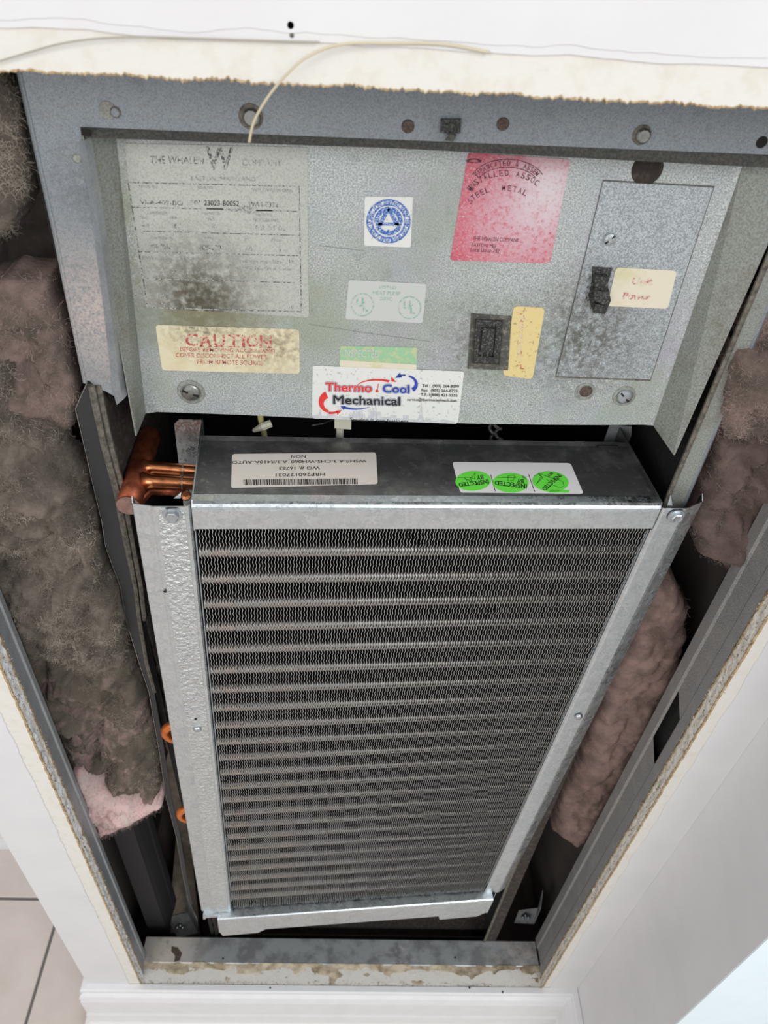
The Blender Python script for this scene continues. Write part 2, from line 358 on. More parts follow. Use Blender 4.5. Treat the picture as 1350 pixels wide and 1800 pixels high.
# the dirty drywall ledge under the opening
mb = MB(); nx, ny = 260, 12; vs = []; fs = []
for j in range(ny + 1):
    for i in range(nx + 1):
        x = -.378 + .83 * i / nx; y = -.004 + .042 * j / ny
        h = .004 * noise.fractal(Vector((x*30, y*60, 0)), 1, 2, 5) - .0015 + (.006 * (y / .038) ** 2 if y > 0 else -.006)
        if x < -.2 and y < .014: h -= .004
        vs.append((x, y, ZB - .001 + h))
for j in range(ny):
    for i in range(nx): a = j*(nx+1)+i; fs.append((a, a+1, a+nx+2, a+nx+1))
mb.add(vs, fs); child('crumbled_ledge', mb, mud, wf, smooth=True)
chips('gypsum_crumbs', lambda: np.array([random.uniform(-.37, .44), random.choice([.0, .001, .03]) + random.gauss(0, .004), ZB + .001]), 2200, chipm)
for q in ((475, 1737), (197*1, 1745), (825, 1737), (883, 1744)):
    if q[0] > 200: mb = MB(); mb.disc(PZ(q[0], q[1], ZB - .0005), (0, 0, 1), [(.0035, 0), (.003, .002), (.001, .003)], 8); child('dirt_clod', mb, darkhole, wf)

# chase side walls, right return wall, wall facing the viewer right of it
mb = MB(); mb.box((-.4632, .016, -.16), (-.447, .62, 2.3)); wlo = obj('wall_left', mb, paintlow, kind='structure'); mb = MB(); mb.box((-.447, .018, -.156), (-.444, .598, 2.29)); child('inner_backing', mb, cavity, wlo)
mb = MB(); mb.box((.5052, -.178, -.16), (.56, .62, 2.3)); wro = obj('wall_right', mb, paintlow, kind='structure'); mb = MB(); mb.box((.5015, .018, -.156), (.5050, .598, 2.29)); child('inner_backing', mb, cavity, wro)
mb = MB(); mb.box((.5056, -.1795, -.16), (2.3, -.178, 2.3)); mb.box((.562, -.178, -.16), (2.3, -.15, 2.3)); wrf = obj('wall_right_front', mb, white_blueglare, kind='structure')
mb = MB(); mb.box((-.447, .60, -.16), (.5052, .62, 2.3)); obj('wall_back_cavity', mb, cavity, kind='structure')
mb = MB(); mb.box((-.4632, .0, 2.3), (.56, .62, 2.32)); obj('ceiling_lightblock', mb, cavity, kind='structure')  # unseen cap added over the chase to keep light out of the cavity
mb = MB(); mb.box((-2.5, .385, -.16), (-.464, .40, 2.3)); obj('wall_back', mb, paintlow, kind='structure')
mb = MB(); mb.box((-2.5, .355, -.16), (-.464, .385, -.155)); mb.box((-2.5, .37, -.155), (-.464, .385, -.04)); obj('baseboard_back', mb, trimm, kind='structure')
# floor of tiles
root = MB(); root.box((-2.5, -2.6, -.22), (2.3, .62, -.1635)); fl = obj('floor', root, grout, kind='structure')
TS = .333; g = .0032; tme = None
for ix in range(-6, 9):
    for iy in range(-9, 2):
        x0 = -.633 + TS * ix; y0 = .24 - TS + TS * iy
        if x0 < -2.3 or x0 > 2.2: continue
        if y0 > -.05 and x0 > -.6: continue
        if tme is None:
            t = MB(); e = .0016; a, b = g, TS - g
            t.add([(a,a,0),(b,a,0),(b,b,0),(a,b,0),(a,a,.002),(b,a,.002),(b,b,.002),(a,b,.002),(a+e,a+e,.0035),(b-e,a+e,.0035),(b-e,b-e,.0035),(a+e,b-e,.0035)],
                  [(0,1,5,4),(1,2,6,5),(2,3,7,6),(3,0,4,7),(4,5,9,8),(5,6,10,9),(6,7,11,10),(7,4,8,11),(8,9,10,11)])
            tme = bpy.data.meshes.new('tile'); tme.from_pydata([tuple(p) for p in t.v], [], t.f); tme.materials.append(tilem)
        o = bpy.data.objects.new('tile', tme); COL.objects.link(o); o.parent = fl
        o.matrix_parent_inverse = Matrix.Identity(4)
        fo = fl.matrix_world.translation
        o.location = (x0 - fo.x, y0 - fo.y, -.1635 - fo.z)
mb = MB(); mb.box((-.447, .04, -.163), (.505, .60, -.158)); obj('floor_cavity', mb, concrete, kind='structure')
# baseboards: moulded profile (y out from wall, z)
prof = [(0, .060), (.010, .060), (.0125, .056), (.0125, .050), (.010, .046), (.0105, .040), (.016, .034), (.018, .026), (.0165, .020),
        (.0185, .010), (.0185, -.055), (.021, -.065), (.021, -.108)]
mb = MB(); n = len(prof)
vs = []
for (o, z) in prof:
    vs += [(-.4645 - o, .35, z), (-.4645 - o, -.0005 - o, z), (.5045 - o, -.0005 - o, z), (.5045 - o, -.1785, z)]
fs = []
for i in range(n - 1):
    for k in range(3): fs.append((i*4+k, i*4+k+1, (i+1)*4+k+1, (i+1)*4+k))
mb.add(vs, fs); obj('baseboard_front', mb, trimm, kind='structure')
mb = MB(); vs = []; sp = [(.021, -.108), (.031, -.110), (.033, -.114), (.033, -.16)]
for (o, z) in sp: vs += [(-.4645 - o, .35, z), (-.4645 - o, -.0005 - o, z), (.5045 - o, -.0005 - o, z), (.5045 - o, -.1785, z)]
fs = [(i*4+k, i*4+k+1, (i+1)*4+k+1, (i+1)*4+k) for i in range(3) for k in range(3)]
mb.add(vs, fs); obj('trim_1', mb, shoem, kind='structure')

# ------------------------------------------------------------------ metal framing of the opening
def stud_jamb(x, sx, y0, y1, z0, z1, m, label, hole=None, ribs=True):
    """C-section: web on the opening side at x, flanges running away from the opening"""
    t = empty('steel_stud', (x, (y0+y1)/2, z0)); tag(t, label, 'steel stud', None)
    mb = MB(); ys = [y0, y0 + .25*(y1-y0), y0 + .30*(y1-y0), y0 + .70*(y1-y0), y0 + .75*(y1-y0), y1]
    xs = [0, 0, -.002, -.002, 0, 0] if ribs else [0]*6
    pr2 = [(x - sx*xs[i]*-1*0 + sx*xs[i], ys[i]) for i in range(6)]
    def seg(za, zb, ia=0, ib=5):
        vs = []; pts = pr2[ia:ib+1]
        for (px_, py_) in pts: vs += [(px_, py_, za), (px_, py_, zb)]
        mb.add(vs, [(2*i, 2*i+2, 2*i+3, 2*i+1) for i in range(len(pts)-1)])
    if hole is None: seg(z0, z1)
    else:
        ha, hb, hc = hole         # knock-out polygon between ribs: za..zb with sloped ends
        seg(z0, ha); seg(hb, z1); seg(ha, hb, 0, 2); seg(ha, hb, 3, 5)
        xa = pr2[2][0]; ya, yb = pr2[2][1], pr2[3][1]
        mb.add([(xa, ya, ha), (xa, yb, ha), (xa, yb, ha + hc)], [(0, 1, 2)])
        mb.add([(xa, ya, hb), (xa, yb, hb), (xa, ya, hb - hc)], [(0, 1, 2)])
    child('web', mb, m, t)
    if hole: mb = MB(); mb.box((x+.016, y0+.004, hole[0]-.05), (x+.018, y1-.004, hole[1]+.05)); child('hole_shade_board', mb, black, t)  # board added behind the knock-out to make the hole read dark
    mb = MB(); w_ = .038*sx
    mb.box((min(x, x-w_), y1 - .0008, z0), (max(x, x-w_), y1, z1)); child('flange', mb, m, t)
    mb = MB(); mb.box((min(x, x-w_), y0, z0), (max(x, x-w_), y0 + .0008, z1)); child('flange', mb, m, t)
    return t
stud_jamb(XL - .0005, 1, .0178, .050, .062, 1.70, galvstud, 'dark grey galvanized steel jamb stud on the left, behind the crumbling drywall edge')
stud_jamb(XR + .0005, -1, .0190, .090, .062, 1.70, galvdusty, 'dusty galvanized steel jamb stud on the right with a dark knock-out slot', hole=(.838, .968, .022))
tr = empty('bottom_track', (.03, .06, .0)); tag(tr, 'dirty galvanized steel track lying along the bottom of the opening', 'steel track')
mb = MB(); mb.strip([(.0365, .052), (.0365, .0605), (.038, .0615), (.084, .0600), (.0855, .0585), (.0855, -.02)], lambda p, t: (t, p[0], p[1]), -.3705, .4325, nseg=1); child('track_web', mb, trackm, tr)
mb = MB()
for q in ((392, 1685), (800, 1683)): mb.disc(PZ(q[0], q[1], .0612), (0, 0, 1), [(.0022, 0), (.0018, .0004)], 12)
child('screw_hole', mb, darkhole, tr)
mb = MB(); mb.ext([PZ(x_, y_, .0612) for x_, y_ in ((302, 1664), (312, 1666), (320, 1676), (316, 1688), (306, 1692), (308, 1680), (301, 1672))], (0, 0, .0006)); child('stain_flake', mb, rust, tr)
# inner studs and wood deeper in the cavity
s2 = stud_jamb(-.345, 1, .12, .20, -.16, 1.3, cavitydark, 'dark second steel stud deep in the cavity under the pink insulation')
mb = MB(); mb.box((-.335, .28, -.158), (-.30, .30, 1.2)); o = obj('wood_post', mb, wood); tag(o, 'thin beige wooden post deep in the cavity at lower left', 'wood post')
mb = MB(); a = [PZ(*q, -.05) for q in ((296, 1640), (352, 1640), (330, 1440), (312, 1440))]
mb.ext(a, (0, 0, -.10)); o = obj('wood_block', mb, wood); tag(o, 'beige wooden board on the cavity floor under the left bent bracket', 'wood board')

# ------------------------------------------------------------------ cabinet casing
cab = empty('cabinet_casing', (.05, .3, -.158)); tag(cab, 'weathered grey sheet-metal heat pump cabinet casing standing inside the wall opening', 'cabinet')
yf = .085
def wl(x, z, y=yf): return np.array([x, y, z])
fx = lambda z: -.2342 + (z - 1.623) * .018
rimz = lambda x: 1.5899 + (x + .2001) * .02405
TB = np.array([0, .0012, 0])
mb = MB(); mb.ext([wl(fx(1.72), 1.72), wl(fx(1.59), 1.59), wl(-.2001, 1.5899), wl(.2988, 1.6019), wl(.372, rimz(.372)), wl(.372, 1.72)], TB)
mb.ext([wl(fx(1.5899), 1.5899), PY(150, 668, yf), PY(158, 670, yf), PY(172, 683, yf), PY(186, 688, yf), PY(200, 696, yf), PY(203, 690, yf), wl(-.2001, 1.5899)], TB)
child('front_flange', mb, zincflange, cab)
mb = MB()
a = [PY(*q, yf-.001) for q in ((139, 250), (160, 370), (182, 540), (199, 690), (205, 712))]
b = [PY(*q, yf-.006) for q in ((148, 246), (170, 370), (194, 540), (213, 690), (218, 701))]
mb.add([*a, *b], [(i, i+1, 6+i, 5+i) for i in range(4)]); 
c = [p + np.array([.002, .010, 0]) for p in b]; mb.add([*b, *c], [(i, i+1, 6+i, 5+i) for i in range(4)])
child('folded_inner_hem', mb, darksheet if False else galvstud, cab)
mb = MB(); mb.tube([wl(fx(1.70)-.001, 1.70, yf+.002), PY(34, 124, yf+.001), PY(95, 400, yf+.001), PY(150, 672, yf+.001)], .0022, 8); child('outer_hem', mb, zincflange, cab)
# right flange
mb = MB(); mb.ext([wl(.331, rimz(.331)), wl(.3265, 1.15), wl(.349, 1.15), wl(.3485, 1.36), wl(.352, rimz(.35))], TB); child('front_flange', mb, zincside, cab)
mb = MB(); mb.ext([wl(.327, 1.15), wl(.325, .0), wl(.349, .0), wl(.349, 1.15)], TB); child('front_flange', mb, liner, cab)
mb = MB(); mb.tube([wl(.3475, rimz(.35), yf+.001), wl(.3485, 1.3, yf+.001), wl(.349, 1.0, yf+.001)], .0022, 6); child('outer_hem', mb, zincflange, cab)
mb = MB(); mb.tube([wl(.330, 1.60, yf-.002), wl(.3275, 1.3, yf-.002), wl(.325, 0.05, yf-.002)], .0026, 6); child('inner_hem', mb, hemrust, cab)
# lip rail
mb = MB()
pa = [PY(141, 224, yf+.001), PY(700, 243, yf+.001), PY(1350, 273, yf+.001), PY(1480, 280, yf+.001)]
pb = [PY(150, 242, yf-.004), PY(700, 261, yf-.004), PY(1350, 295, yf-.004), PY(1480, 302, yf-.004)]
mb.add([*pa, *pb], [(i, i+1, 5+i, 4+i) for i in range(3)])
pc = [p + np.array([0, .012, .001]) for p in pb]; mb.add([*pb, *pc], [(i, i+1, 5+i, 4+i) for i in range(3)])
child('lip_rail', mb, lip_dust_shade, cab)
mb = MB(); mb.ext([PY(*q, yf-.0045) for q in ((143, 226), (158, 228), (158, 240), (143, 238))], (0, .001, 0)); child('notch', mb, darkhole, cab)
# lower left edge: dark sheet, ridge, liner
outer = [(153, 673), (133, 718), (150, 790), (168, 869), (179, 914), (186, 960), (212, 1031), (222, 1090), (245, 1165), (262, 1215), (280, 1320), (292, 1400), (310, 1470), (322, 1540), (333, 1590)]
ridge = [(160, 676), (167, 712), (182, 780), (205, 866), (212, 905), (222, 955), (237, 1030), (244, 1090), (257, 1165), (271, 1215), (289, 1320), (301, 1400), (317, 1470), (328, 1540), (338, 1590)]
mb = MB(); a = [PY(*q, yf) for q in outer]; b = [PY(*q, yf) for q in ridge]; n = len(a)
mb.add([*a, *b, *[p + TB for p in a], *[p + TB for p in b]], [(i, i+1, n+i+1, n+i) for i in range(n-1)] + [(2*n+i+1, 2*n+i, 3*n+i, 3*n+i+1) for i in range(n-1)])
bes = child('bent_edge_sheet', mb, darksheet, cab); mb = MB(); mb.tube([p - TB*.3 for p in a], .0006, 5); child('bright_cut_edge', mb, steel, bes)
mb = MB(); mb.tube([p + np.array([.001, -.001, 0]) for p in b[:10]], [.0035]*6+[.0025]*4, 6); mb.tube([p + np.array([.0065, .001, 0]) for p in b[:8]], .0028, 6)
child('dusty_seam', mb, hemrust, cab)
mb = MB(); nn = 90; vs = []; fs = []
K = 14
for i in range(nn + 1):
    z = 1.375 - 1.37 * i / nn
    for k in range(K):
        t = k/(K-1); vs.append((-.2335 + .0045*min(1, t*8) + .006*abs(noise.fractal(Vector((t*9, 2, z*40)), 1, 2, 4)), .0905 + .20*t**1.6, z))
for i in range(nn):
    for k in range(K-1): fs.append((i*K+k, i*K+k+1, (i+1)*K+k+1, (i+1)*K+k))
mb.add(vs, fs); child('duct_liner_edge', mb, liner, cab, smooth=True)
# casing sheets
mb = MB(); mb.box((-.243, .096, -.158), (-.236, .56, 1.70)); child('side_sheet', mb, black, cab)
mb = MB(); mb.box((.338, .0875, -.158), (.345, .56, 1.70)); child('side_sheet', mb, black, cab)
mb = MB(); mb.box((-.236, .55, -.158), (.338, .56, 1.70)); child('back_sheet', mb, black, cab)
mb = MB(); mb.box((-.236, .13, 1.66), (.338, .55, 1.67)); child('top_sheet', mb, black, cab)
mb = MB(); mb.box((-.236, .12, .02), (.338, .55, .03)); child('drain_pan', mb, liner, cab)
mb = MB(); mb.box((-.235, .10, -.158), (.337, .102, .035)); child('base_front', mb, liner, cab)
# things punched in the top flange
def fitting(name, px, py, rad, prof, m, n=20, label=None, y=yf, nrm=(0, -1, 0), par=None, smooth=False):
    mb = MB(); mb.disc(PY(px, py, y), nrm, [(r*rad, h) for r, h in prof], n); return child(name, mb, m, par or cab, label=label, smooth=smooth)
dome = [(1, 0), (1, .0012), (.85, .0022), (.5, .003), (.15, .0032)]
flat = [(1, 0), (.95, .0004)]
fitting('screw_recess', 441, 205, .0088, flat, hemrust); fitting('flange_screw', 442, 206, .0062, [(1, 0), (1, .002), (.8, .003)], steel, 10)
fitting('screw_recess', 1128, 237, .0070, flat, hemrust); fitting('flange_screw', 1130, 238, .0053, [(1, 0), (1, .002), (.8, .003)], steel, 10)
for q, r in (((717, 222), .0047), ((884, 218), .0046)): fitting('brown_plug', q[0], q[1], r, [(1, 0), (.9, .0008), (.5, .001)], rust)
fitting('paint_ring', 189, 194, .0062, flat, zincside); fitting('dried_drop', 203, 197, .0038, [(1, 0), (1, .0006), (.7, .001)], hemrust); fitting('dried_drop', 203, 197, .0028, [(1, 0), (1, .0014)], zincflange)
fitting('pin_hole', 1339, 250, .0042, flat, darkhole); fitting('dried_drop', 135, 279, .0035, [(1, 0), (.7, .0008)], zincside)
mb = MB(); q = [PY(*p, yf - .003) for p in ((775, 210), (811, 210), (809, 235), (774, 234))]; mb.ext(q, (0, .003, 0)); mb.disc(PY(792, 226, yf-.003), (0, -1, 0), [(.004, 0), (.004, .0012), (.0025, .0012), (.002, -.001)], 14)
child('clip_nut', mb, blackplastic, cab)
mb = MB(); mb.ext([PY(*p, yf-.0052) for p in ((792, 235), (803, 238), (796, 249), (783, 247))], (0, .002, 0)); child('clip_tab', mb, lip_dust_shade, cab)

# ------------------------------------------------------------------ access panel
yp = .115
pan = empty('access_panel', PY(700, 740, yp)); tag(pan, 'speckled zinc control access panel with faded stickers and two switches, above the coil', 'access panel')
def PP(px, py, lift=0): return PY(px, py, yp - lift)
mb = MB()
front = [(220, 232), (1293, 286), (1280, 345), (1130, 746.5), (1060, 747), (960, 746.5), (830, 744.5), (700, 740.5), (560, 735.5), (420, 729), (276, 724)]
f3 = [PP(*q) for q in front]; mb.ext(f3, (0, .0012, 0))
# chamfered bends and tray sides
lb0, lb1 = PP(220, 232), PP(276, 724); ln0, ln1 = PY(203, 232, yp-.003), PY(256, 727, yp-.003)
mb.add([lb0, lb1, ln1, ln0], [(0, 1, 2, 3)])
rb0, rb1 = PP(1293, 286), PP(1130, 746.5); rn0, rn1 = PY(1307, 286, yp-.003), PY(1148, 748, yp-.003)
mb.add([rb0, rb1, rn1, rn0], [(0, 1, 2, 3)])
child('cover_sheet', mb, zinc, pan)
mb = MB(); a = PY(146, 236, yf); b = PY(240, 766, yf)
mb.ext([ln0, ln1, b, a], (-.0012, 0, 0)); child('tray_side', mb, zincside, pan)
mb = MB(); a = PY(1408, 292, yf); b = PY(1184, 800, yf); mb.ext([rn0, rn1, b, a], (.0012, 0, 0)); child('tray_side', mb, zincside, pan)

TXT = {}
def text_geo(s, bold=0.0):
    k = (s, bold)
    if k in TXT: return TXT[k]
    cu = bpy.data.curves.new('t', 'FONT'); cu.body = s; cu.resolution_u = 3; cu.offset = bold
    o = bpy.data.objects.new('t', cu); COL.objects.link(o); bpy.context.view_layer.update()
    me = bpy.data.meshes.new_from_object(o.evaluated_get(bpy.context.evaluated_depsgraph_get()))
    v = np.array([p.co[:2] for p in me.vertices]); f = [tuple(p.vertices) for p in me.polygons]
    bpy.data.objects.remove(o); bpy.data.curves.remove(cu); bpy.data.meshes.remove(me)
    lo, hi = v.min(0), v.max(0); v = (v - lo) / (hi - lo); TXT[k] = (v, f); return TXT[k]
class Sticker:
    def __init__(s, name, corners, m, plane, parent, rad=6, lift=.0005, label=None):
        s.pl = plane; s.lift = lift; s.acc = {}; s.q = [np.array(c, float) for c in corners]
        pts = []
        for i in range(4):
            c = s.q[i]; a = s.q[i-1]; b = s.q[(i+1) % 4]
            da = (a-c)/np.linalg.norm(a-c)*rad; db = (b-c)/np.linalg.norm(b-c)*rad
            for t in (0, .33, .67, 1):
                p = c + da*(1-t)**2 + db*t**2; pts.append(p)
        mb = MB(); top = [plane(p[0], p[1], lift) for p in pts]; bot = [plane(p[0], p[1], 0) for p in pts]; n = len(pts)
        mb.add([*top, *bot], [tuple(range(n-1, -1, -1))] + [(i, (i+1) % n, n+(i+1) % n, n+i) for i in range(n)])
        s.o = child(name, mb, m, parent, label=label)
    def bl(s, u, v):  # bilinear inside sticker, u right, v down
        a, b, c, d = s.q; return (a*(1-u)+b*u)*(1-v) + (d*(1-u)+c*u)*v
    def _mb(s, m, lay):
        k = (m.name, int(lay))
        if k not in s.acc: s.acc[k] = (m, MB(), lay)
        return s.acc[k][1]
    def text(s, t, quad, m, bold=0.0, lay=1, px=False):
        """quad: (u0,v0,u1,v1) box or four pixel corners TL TR BR BL of the text as read"""
        v, f = text_geo(t, bold)
        if not px:
            u0, v0, u1, v1 = quad; quad = [s.bl(u0, v0), s.bl(u1, v0), s.bl(u1, v1), s.bl(u0, v1)]
        a, b, c, d = [np.array(q, float) for q in quad]; vs = []
        for x, y in v:
            p = (a*(1-x)+b*x)*y + (d*(1-x)+c*x)*(1-y); vs.append(s.pl(p[0], p[1], s.lift + .00025*lay))
        s._mb(m, lay).add(vs, f)
    def poly(s, pts, m, lay=1, px=False):
        P = [np.array(p, float) if px else s.bl(*p) for p in pts]
        s._mb(m, lay).add([s.pl(p[0], p[1], s.lift + .00025*lay) for p in P], [tuple(range(len(P)))])
    def line(s, p, q, wd, m, lay=1, px=False):
        p, q = [np.array(z, float) if px else s.bl(*z) for z in (p, q)]
        d = q - p; n = np.array([-d[1], d[0]]) / np.linalg.norm(d) * wd / 2
        s.poly([p+n, q+n, q-n, p-n], m, lay, True)
    def ring(s, c, r0, r1, m, lay=1, asp=1.0, n=40, a0=0, a1=360):
        c = np.array(c, float)
        for i in range(n):
            t0 = math.radians(a0 + (a1-a0)*i/n); t1 = math.radians(a0 + (a1-a0)*(i+1)/n)
            P = [c + np.array([math.cos(t)*r, math.sin(t)*r*asp]) for t, r in ((t0, r0), (t0, r1), (t1, r1), (t1, r0))]
            s.poly(P, m, lay, True)
    def done(s, names=None):
        for (mn, lay), (m, mb, l) in s.acc.items(): child('printing', mb, m, s.o)

# nameplate foil
st = Sticker('nameplate_label', [(205, 252), (540, 259), (543, 558), (256, 541)], foil, PP, pan, 5)
q = lambda x, y: (200 + x/3.75, 240 + y/3.75)
def tq(x0, y0, x1, y1, dy=0): return [q(x0, y0), q(x1, y0+dy), q(x1, y1+dy), q(x0, y1)]
st.text('THE WHALEN', tq(238, 128, 592, 178, 4), inkfade, 0, 1, True)
st.text('COMPANY', tq(846, 150, 1108, 192, 2), inkgrey, 0, 1, True)
st.text('W', tq(605, 66, 790, 222, 4), inkfade, .015, 1, True)
st.text('EASTON, MARYLAND', tq(510, 262, 935, 294, 6), inkgrey, -.005, 1, True)
C_ = {'tl': (95, 303), 'tr': (1222, 330), 'br': (1236, 1155), 'bl': (222, 1128)}
def ln(a, b, wd=1.3, m=inkfade): st.line(q(*a), q(*b), wd, m, 1, True)
ln(C_['tl'], C_['tr'], 1.8); ln(C_['tr'], C_['br'], 1.6); ln(C_['bl'], C_['br'], 1.6); ln(C_['tl'], C_['bl'], 1.9)
ln((122, 466), (1216, 494)); ln((148, 622), (1222, 652)); ln((170, 760), (1222, 787)); ln((195, 936), (1190, 964)); ln((612, 476), (720, 478), 2.2, ink); ln((940, 488), (1045, 489), 2.2, ink)
for t, b, m_ in (('MODEL NO.', (165, 318, 290, 338), inkgrey), ('SERIAL NO.', (550, 325, 655, 345), inkgrey), ('ITEM / WIRING DIAG.', (910, 340, 1185, 362), inkgrey),
               ('VI-A-402-BO', (172, 418, 456, 448), inkfade), ('307', (512, 420, 570, 452), inkfade), ('23023-B0052', (595, 420, 826, 454), ink), ('WA4-E312', (885, 428, 1084, 462), inkfade),
               ('COMPRESSOR', (222, 492, 355, 512), inkgrey), ('FAN MOTOR', (585, 498, 700, 516), inkgrey), ('CHARGE OZ.', (925, 508, 1050, 526), inkgrey), ('RLA', (175, 522, 222, 542), inkgrey), ('LRA', (372, 526, 418, 546), inkgrey), ('FLA', (622, 532, 664, 552), inkgrey), ('REFRIGERANT', (918, 540, 1086, 560), inkgrey),
               ('4.9', (184, 574, 234, 600), inkgrey), ('26.3', (376, 572, 446, 604), inkfade), ('.80', (622, 580, 680, 606), inkgrey), ('R 22  29.5  OZ', (936, 586, 1130, 616), inkgrey),
               ('Test Pressure', (238, 654, 384, 676), inkgrey), ('Voltage', (592, 660, 678, 680), inkgrey), ('HZ', (866, 668, 900, 686), inkgrey), ('Phase', (1042, 670, 1112, 692), inkgrey),
               ('300 PSIG', (238, 706, 384, 738), inkfade), ('208-230', (558, 712, 706, 746), inkfade), ('60.', (868, 728, 922, 758), inkgrey), ('1', (1090, 744, 1100, 766), inkfade),
               ('Minimum Circuit Ampacity', (190, 790, 550, 814), inkgrey), ('6.9', (592, 794, 660, 816), inkgrey), ('Maximum Fuse Size', (798, 806, 1106, 832), inkgrey), ('15', (1156, 812, 1186, 834), inkfade), ('or HACR Type Circuit Breaker', (800, 856, 1178, 882), inkgrey),
               ('Minimum Voltage 197', (218, 880, 570, 906), inkgrey), ('208', (280, 1036, 356, 1066), inkgrey), ('10', (1155, 1115, 1185, 1135), inkgrey)):
    st.text(t, tq(b[0], b[1], b[2], b[3], (b[2]-b[0])*.025), m_, 0.006 if m_ is not inkgrey else 0, 1, True)
st.line(q(268, 1098), q(334, 1100), 1, inkfade, 1, True); st.line(q(334, 1100), q(330, 1130), 1, inkfade, 1, True)
st.poly([q(*p) for p in ((825, 470), (860, 455), (905, 468), (945, 470), (930, 505), (900, 512), (870, 500), (835, 498), (760, 490), (790, 482))], inkgrey, 2, True)
st.done()
# caution label
st = Sticker('caution_label', [(273, 571), (526, 579), (527, 657), (285, 651)], creamL, PP, pan, 6)
q = lambda x, y: (260 + x/4.821, 560 + y/4.821)
v, f = text_geo('C')
xs = [318, 440, 560, 685, 800, 850, 950]; ws = [100, 105, 95, 60, 30, 90, 100]
for ch, x_, w_ in zip('CAUTION', (318, 440, 556, 680, 796, 836, 948), (104, 100, 96, 96, 26, 96, 100)):
    st.text(ch, tq(x_, 128 + (x_-318)*.022, x_+w_, 232 + (x_-318)*.022, 2), inkred, .012, 1, True)
    if ch in 'ATUIN': st.line(q(x_+ w_*.0, 232+(x_-318)*.022), q(x_+w_*.35, 232+(x_-318)*.022), 1.6, inkred, 1, True); st.line(q(x_+w_*.65, 234+(x_-318)*.022), q(x_+w_, 234+(x_-318)*.022), 1.6, inkred, 1, True)
st.text('BEFORE REMOVING ACCESS PANEL', tq(272, 242, 1090, 276, 18), inkred, .004, 1, True)
st.text('COVER DISCONNECT ALL POWER', tq(236, 290, 1010, 326, 18), inkred, .004, 1, True)
st.text('FROM REMOTE SOURCE', tq(418, 346, 978, 384, 14), inkred, .004, 1, True)
st.done()
# certification seal
st = Sticker('seal_label', [(641, 346), (726, 346), (722, 435), (640, 432)], whiteL, PP, pan, 4)
c = (683, 389); st.ring(c, 27.5, 39, inkblue); st.ring(c, 17, 25, inkblue, asp=1.02, a0=175, a1=365)
st.ring(c, 17.5, 25, inkblue, a0=35, a1=145)
st.line((683, 366), (664, 402), 7, inkblue, 2, True); st.line((683, 366), (702, 402), 7, inkblue, 2, True); st.line((660, 394), (706, 394), 5, inkblue, 2, True)
st.ring((683, 406), 0, 2.5, inkblue, 2, n=10)
for i, ch in enumerate('AIR-CONDITIONING REFRIGERATION INSTITUTE CERTIFIED '):
    a = math.radians(-200 + i*360/51); r = 33.2
    if ch == ' ': continue
    cx, cy = c[0]+r*math.cos(a), c[1]+r*math.sin(a); ux, uy = -math.sin(a), math.cos(a); rx, ry = math.cos(a), math.sin(a); h = 2.6; w2 = 1.5
    st.text(ch, [(cx-ux*w2+rx*h, cy-uy*w2+ry*h), (cx+ux*w2+rx*h, cy+uy*w2+ry*h), (cx+ux*w2-rx*h, cy+uy*w2-ry*h), (cx-ux*w2-rx*h, cy-uy*w2-ry*h)], whiteL, 0, 2, True)
st.done()
# red union label
st = Sticker('red_label', [(823, 268), (1003, 280), (967, 463), (791, 458)], redL, PP, pan, 7)
for rr, wd in ((0, 1.4), (1, 1.4)):
    for i in range(16):
        a0 = math.radians(200 + i*8.7); a1 = math.radians(200 + (i+1)*8.7); cx, cy = 892, 322; R1 = 66 if rr == 0 else 52; R2 = 42 if rr == 0 else 28
        st.line((cx+R1*math.cos(a0), cy+R2*math.sin(a0)), (cx+R1*math.cos(a1), cy+R2*math.sin(a1)), 1.6, inkredlbl, 1, True)
def arc_text(st, s, cx, cy, rx, ry, a0, a1, h, wd, m):
    for i, ch in enumerate(s):
        if ch == ' ': continue
        a = math.radians(a0 + (a1-a0)*i/(len(s)-1)); px_, py_ = cx+rx*math.cos(a), cy+ry*math.sin(a)
        t = np.array([-rx*math.sin(a), ry*math.cos(a)]); t /= np.linalg.norm(t); n_ = np.array([t[1], -t[0]]); p = np.array([px_, py_])
        st.text(ch, [p-t*wd+n_*h, p+t*wd+n_*h, p+t*wd-n_*h, p-t*wd-n_*h], m, .01, 1, True)
arc_text(st, 'FABRICATED & ASSEM', 892, 322, 59, 35, 205, 332, 4.5, 2.6, inkredlbl)
arc_text(st, 'INSTALLED ASSOC', 890, 352, 70, 48, 205, 320, 5.5, 3.2, inkredlbl)
arc_text(st, 'STEEL  METAL', 884, 380, 68, 50, 212, 305, 5, 3, inkredlbl)
st.ring((833, 283), 8, 14, inkredlbl, asp=.3)
st.text('THE WHALEN COMPANY', [(832, 415.5), (913, 419), (912, 426), (831, 423)], inkredlbl, 0, 1, True)
st.text('EASTON, MD', [(830, 427), (872, 429.5), (871, 436.5), (829, 434)], inkredlbl, 0, 1, True)
st.text('Local Union 782', [(828, 435), (878, 437), (877, 445), (827, 442.5)], inkredlbl, 0, 1, True)
st.done()
